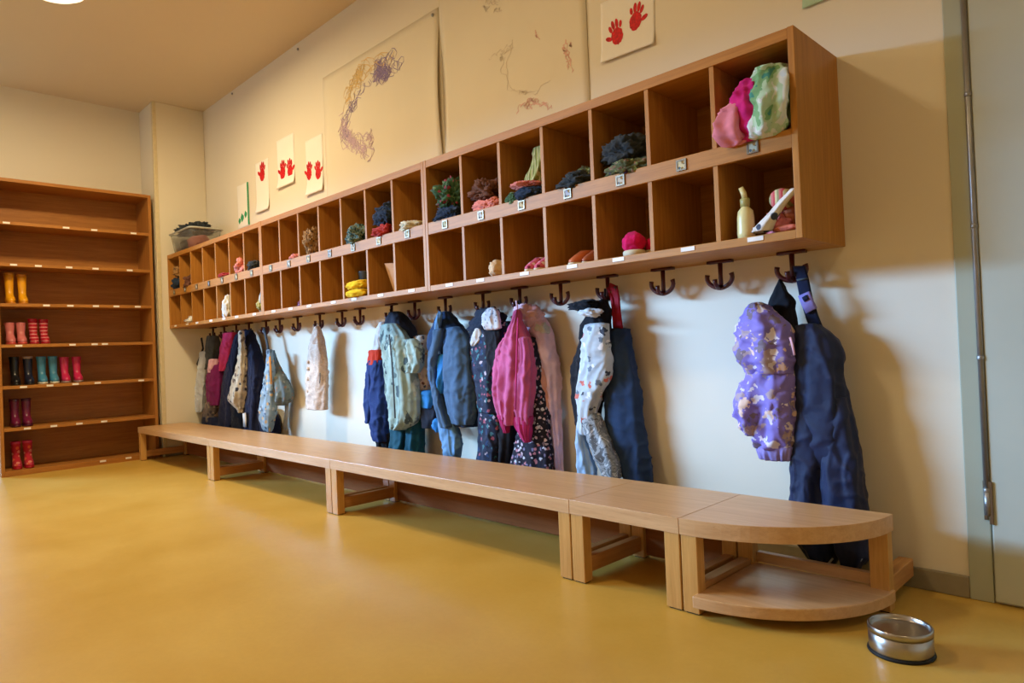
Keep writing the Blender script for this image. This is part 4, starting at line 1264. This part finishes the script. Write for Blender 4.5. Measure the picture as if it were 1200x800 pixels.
item('shoe_insole', 'flat peach insole under the dotted strip at the front edge', 'insole', blob_bm((-.062, -.318, LOWF + .013), (.040, .028, .012), .1, 2, 34, 4, LOWF + .001), cf['salmon'])


def pompon_hat(label, k, u, y, r):
    x = place(k, u, y, r, .002)
    root = thing('knitted_hat', label, 'hat', (x, y, LOWF), 'bright pink hats')
    bm = lathe(bmesh.new(), [(r * .80, .002), (r * .98, .008), (r, .022), (r * .9, .026), (.01, .026)], x, y, LOWF, 32)
    obj('cream_brim', bm, cf['ecru'], root, True)
    bm = blob_bm((x, y, LOWF + .024 + r * .72), (r * .98, r * .98, r * .95), .14, 3, int(u), 4, LOWF + .020)
    obj('knit_crown', bm, cf['pinkknit'], root, True)
    return root


pompon_hat('bright pink knitted hat with cream brim in the third lower compartment', 2, 742, -.27, .043)
pompon_hat('bright pink knitted hat half hidden behind the divider in the third lower compartment', 2, 764, -.22, .030)


def shoe(label, k, u, y, m, L=.15, W=.03, yaw=0.0, group=None):
    x = place(k, u, y, .035, .004)
    root = thing('low_shoe', label, 'shoe', (x, y, LOWF), group)
    n = 22

    def sec(z, lx, ly, off):
        return [(x + ly * sin(2 * pi * q / n), y + off - lx * cos(2 * pi * q / n), LOWF + z) for q in range(n)]
    bm = bmesh.new()
    rings = [[bm.verts.new(c) for c in sec(z, a, b, o_)] for z, a, b, o_ in ((.010, L / 2, W, 0), (.024, L / 2 * .98, W, 0), (.040, L / 2 * .80, W * .88, .012), (.056, L / 2 * .58, W * .80, .026), (.066, L / 2 * .45, W * .78, .034), (.062, L / 2 * .38, W * .62, .034), (.030, L / 2 * .36, W * .58, .034))]
    skin(bm, rings, True)
    obj('upper', bm, m, root, True)
    bm = bmesh.new()
    rings = [[bm.verts.new(c) for c in sec(z, a, b, 0)] for z, a, b in ((0, L / 2, W * .98), (.003, L / 2 * 1.04, W * 1.05), (.012, L / 2 * 1.04, W * 1.05))]
    skin(bm, rings, True)
    obj('sole', bm, cf['ecru'], root, True)
    return root


shoe('orange leather slipper in the fourth lower compartment from the right', 3, 680, -.24, cf['orangesh'], .15, .034)
shoe('tan shoe next to the orange slipper, half behind the divider', 3, 694, -.22, cf['leather'], .14, .026)
shoe('left pink patterned slipper in the fifth lower compartment', 4, 626, -.26, cf['pinkshoe'], .13, .027, group='pink slippers')
shoe('right pink patterned slipper in the fifth lower compartment', 4, 637, -.25, cf['pinkshoe'], .13, .027, group='pink slippers')
bundle('felt_slipper', 'beige felt slipper tip in the sixth lower compartment', 'shoe', 5, False, 584, -.26, (.04, .06, .045), cf['beige'], 41, .15)
# middle unit, lower row
x = place(8, 461, -.25, .03)
bm = bmesh.new()
w0 = [(x - .028, -.300, LOWF + .165), (x + .05, -.250, LOWF + .165), (x + .056, -.245, LOWF + .001), (x + .034, -.285, LOWF + .001)]
for off in (0, .004):
    pass
va = [bm.verts.new(c) for c in w0]
vb = [bm.verts.new((c[0], c[1] + .006, c[2])) for c in w0]
bm.faces.new(va)
bm.faces.new(vb[::-1])
for i in range(4):
    bm.faces.new((va[i], vb[i], vb[(i + 1) % 4], va[(i + 1) % 4]))
item('card_wedge', 'pale beige folded card standing in the middle unit lower row', 'card', bm, plain('beige_card', (222, 184, 150), .7), False)
bundle('glove_pair', 'upper yellow fleece mitten of the pair bulging from the middle unit', 'mittens', 9, False, 418, -.33, (.090, .048, .026), cf['yellow'], 43, .22, lift=.046, group='yellow mittens', pad=.004)
bundle('glove_pair', 'lower yellow fleece mitten resting on the bottom board, middle unit', 'mittens', 9, False, 416, -.335, (.095, .050, .026), cf['yellow'], 44, .22, group='yellow mittens', pad=.004)
bmk = lathe(bmesh.new(), [(.03, .0), (.038, .002), (.046, .150), (.048, .154), (.044, .155), (.040, .14), (.005, .02)], place(9, 422, -.235, .050, .004), -.235, LOWF, 30)
item('plastic_cup', 'dark grey plastic cup behind the yellow mittens', 'cup', bmk, cf['plastic_dark'])
bundle('small_cloth', 'small purple scrap in the lower row of the middle unit', 'cloth', 12, False, 349, -.24, (.03, .03, .026), cf['purple'], 45, .2)
# far unit, lower row
bundle('cloth_bundle', 'yellow green cloth in the far unit lower row beside the joint', 'cloth', 14, False, 293, -.24, (.03, .05, .06), cf['lime'], 46, .25)
bundle('grey_pouch', 'grey pouch standing in the far unit lower row', 'pouch', 14, False, 298, -.25, (.03, .03, .09), fb['grey'], 47, .15)
bundle('cloth_bundle', 'tall white cloth standing in the far unit lower row', 'cloth', 16, False, 263, -.31, (.045, .035, .09), fb['white'], 48, .3)
bundle('cloth_bundle', 'dark green cloth behind the tall white cloth', 'cloth', 16, False, 270, -.24, (.05, .03, .085), cf['greenk'], 49, .3)
bundle('glove_pair', 'white gloves lying over the front edge of the far unit', 'gloves', 19, False, 222, -.31, (.085, .045, .028), fb['white'], 50, .4)

# clear tub on top of the far unit
tx0, tx1, ty0, ty1, tz = -5.43, -4.93, -.345, -.08, ZT + .0006
glass = bpy.data.materials.new('clear_tub_plastic')
glass.use_nodes = True
gb = glass.node_tree.nodes['Principled BSDF']
gb.inputs['Base Color'].default_value = (.86, .88, .86, 1)
gb.inputs['Roughness'].default_value = .12
gb.inputs['Transmission Weight'].default_value = .92
gb.inputs['IOR'].default_value = 1.15
tub = thing('plastic_tub', 'clear plastic tub of clothes on top of the far cubby unit', 'tub', ((tx0 + tx1) / 2, (ty0 + ty1) / 2, tz))


def rect(x0, x1, y0, y1, z, r=.04, n=6):
    out = []
    for cx, cy, a0 in ((x1 - r, y1 - r, 0), (x0 + r, y1 - r, 90), (x0 + r, y0 + r, 180), (x1 - r, y0 + r, 270)):
        for i in range(n + 1):
            a = radians(a0 + 90 * i / n)
            out.append((cx + r * cos(a), cy + r * sin(a), z))
    return out


bm = bmesh.new()
sec = [(.03, 0), (.0, .17), (.0, .172), (.004, .172), (.006, .166), (.034, .006)]
rings = []
for i, (ins, z) in enumerate(sec):
    rings.append([bm.verts.new(c) for c in rect(tx0 + ins, tx1 - ins, ty0 + ins * .8, ty1 - ins * .8, tz + z)])
skin(bm, rings, True)
obj('tub_body', bm, glass, tub, True)
bm = bmesh.new()
rings = []
for ins, z in ((-.001, .160), (-.010, .164), (-.011, .172), (-.004, .176), (.003, .174)):
    rings.append([bm.verts.new(c) for c in rect(tx0 + ins, tx1 - ins, ty0 + ins, ty1 - ins, tz + z)])
skin(bm, rings, False)
obj('tub_rim', bm, plain('tub_rim_plastic', (176, 180, 172), .3), tub, True)
item('dark_jumper', 'dark grey jumper heaped on top of the clear tub', 'clothes', blob_bm((-5.18, -.215, tz + .185), (.21, .105, .055), .4, 3, 51, 5), cf['charcoal'])
item('cloth_bundle', 'pink cloth visible through the clear tub', 'clothes', blob_bm((-5.08, -.225, tz + .068), (.11, .075, .058), .2, 2.4, 52, 4, tz + .01), cf['salmon'])
item('cloth_bundle', 'grey cloth in the far half of the clear tub', 'clothes', blob_bm((-5.29, -.215, tz + .066), (.085, .08, .058), .2, 2.4, 53, 4, tz + .01), fb['dgrey'])

# ------------------------------------------------------------------ light
def emissive(name, c, s):
    m = bpy.data.materials.new(name)
    m.use_nodes = True
    b = m.node_tree.nodes['Principled BSDF']
    b.inputs['Base Color'].default_value = (.9, .9, .88, 1)
    b.inputs['Emission Color'].default_value = c
    b.inputs['Emission Strength'].default_value = s
    return m


LAMP_C = (1.0, .76, .43)
lampmat = emissive('lamp_diffuser', (1.0, .84, .6, 1), 1.6)


def ceiling_lamp(x, y, label, power):
    root = thing('ceiling_lamp', label, 'lamp', (x, y, H), 'round ceiling lamps')
    obj('lamp_base', lathe(bmesh.new(), [(.02, -.0005), (.185, -.0005), (.19, -.006), (.19, -.030), (.175, -.032), (.02, -.032)], x, y, H, 48), plain('white_lamp_base', (225, 225, 220), .4), root, True)
    obj('diffuser', lathe(bmesh.new(), [(.175, -.030), (.170, -.050), (.14, -.068), (.08, -.080), (.005, -.083)], x, y, H, 48), lampmat, root, True)
    ld = bpy.data.lights.new('lamp_light', 'AREA')
    ld.shape = 'DISK'
    ld.size = .34
    ld.energy = power
    ld.color = LAMP_C
    lo = bpy.data.objects.new('lamp_light', ld)
    COL.objects.link(lo)
    lo.location = (x, y, H - .09)


ceiling_lamp(-3.84, -1.47, 'round glowing ceiling lamp over the boot shelf end of the room', 66)
ceiling_lamp(-1.40, -1.90, 'round ceiling lamp over the middle of the room', 26)
ceiling_lamp(1.30, -1.90, 'round ceiling lamp by the door side of the room', 10)

ld = bpy.data.lights.new('window_daylight', 'AREA')
ld.shape = 'RECTANGLE'
ld.size = 12.0
ld.size_y = 1.6
ld.energy = 10300
ld.color = (.31, .59, 1.0)
lo = bpy.data.objects.new('window_daylight', ld)
COL.objects.link(lo)
lo.location = (-13.6, -8.0, 4.2)
lo.rotation_euler = (Vector((-1.5, 0, .9)) - lo.location).to_track_quat('-Z', 'Y').to_euler()

w = bpy.data.worlds.new('world')
scene.world = w
w.use_nodes = True
w.node_tree.nodes['Background'].inputs[0].default_value = (.55, .75, 1.0, 1)
w.node_tree.nodes['Background'].inputs[1].default_value = 1.6

scene.view_settings.view_transform = 'Standard'
scene.view_settings.look = 'None'
scene.view_settings.exposure = 0.0
scene.view_settings.gamma = 1.0
scene.view_settings.use_curve_mapping = False
scene.cycles.max_bounces = 8
scene.cycles.diffuse_bounces = 5
scene.cycles.use_denoising = True
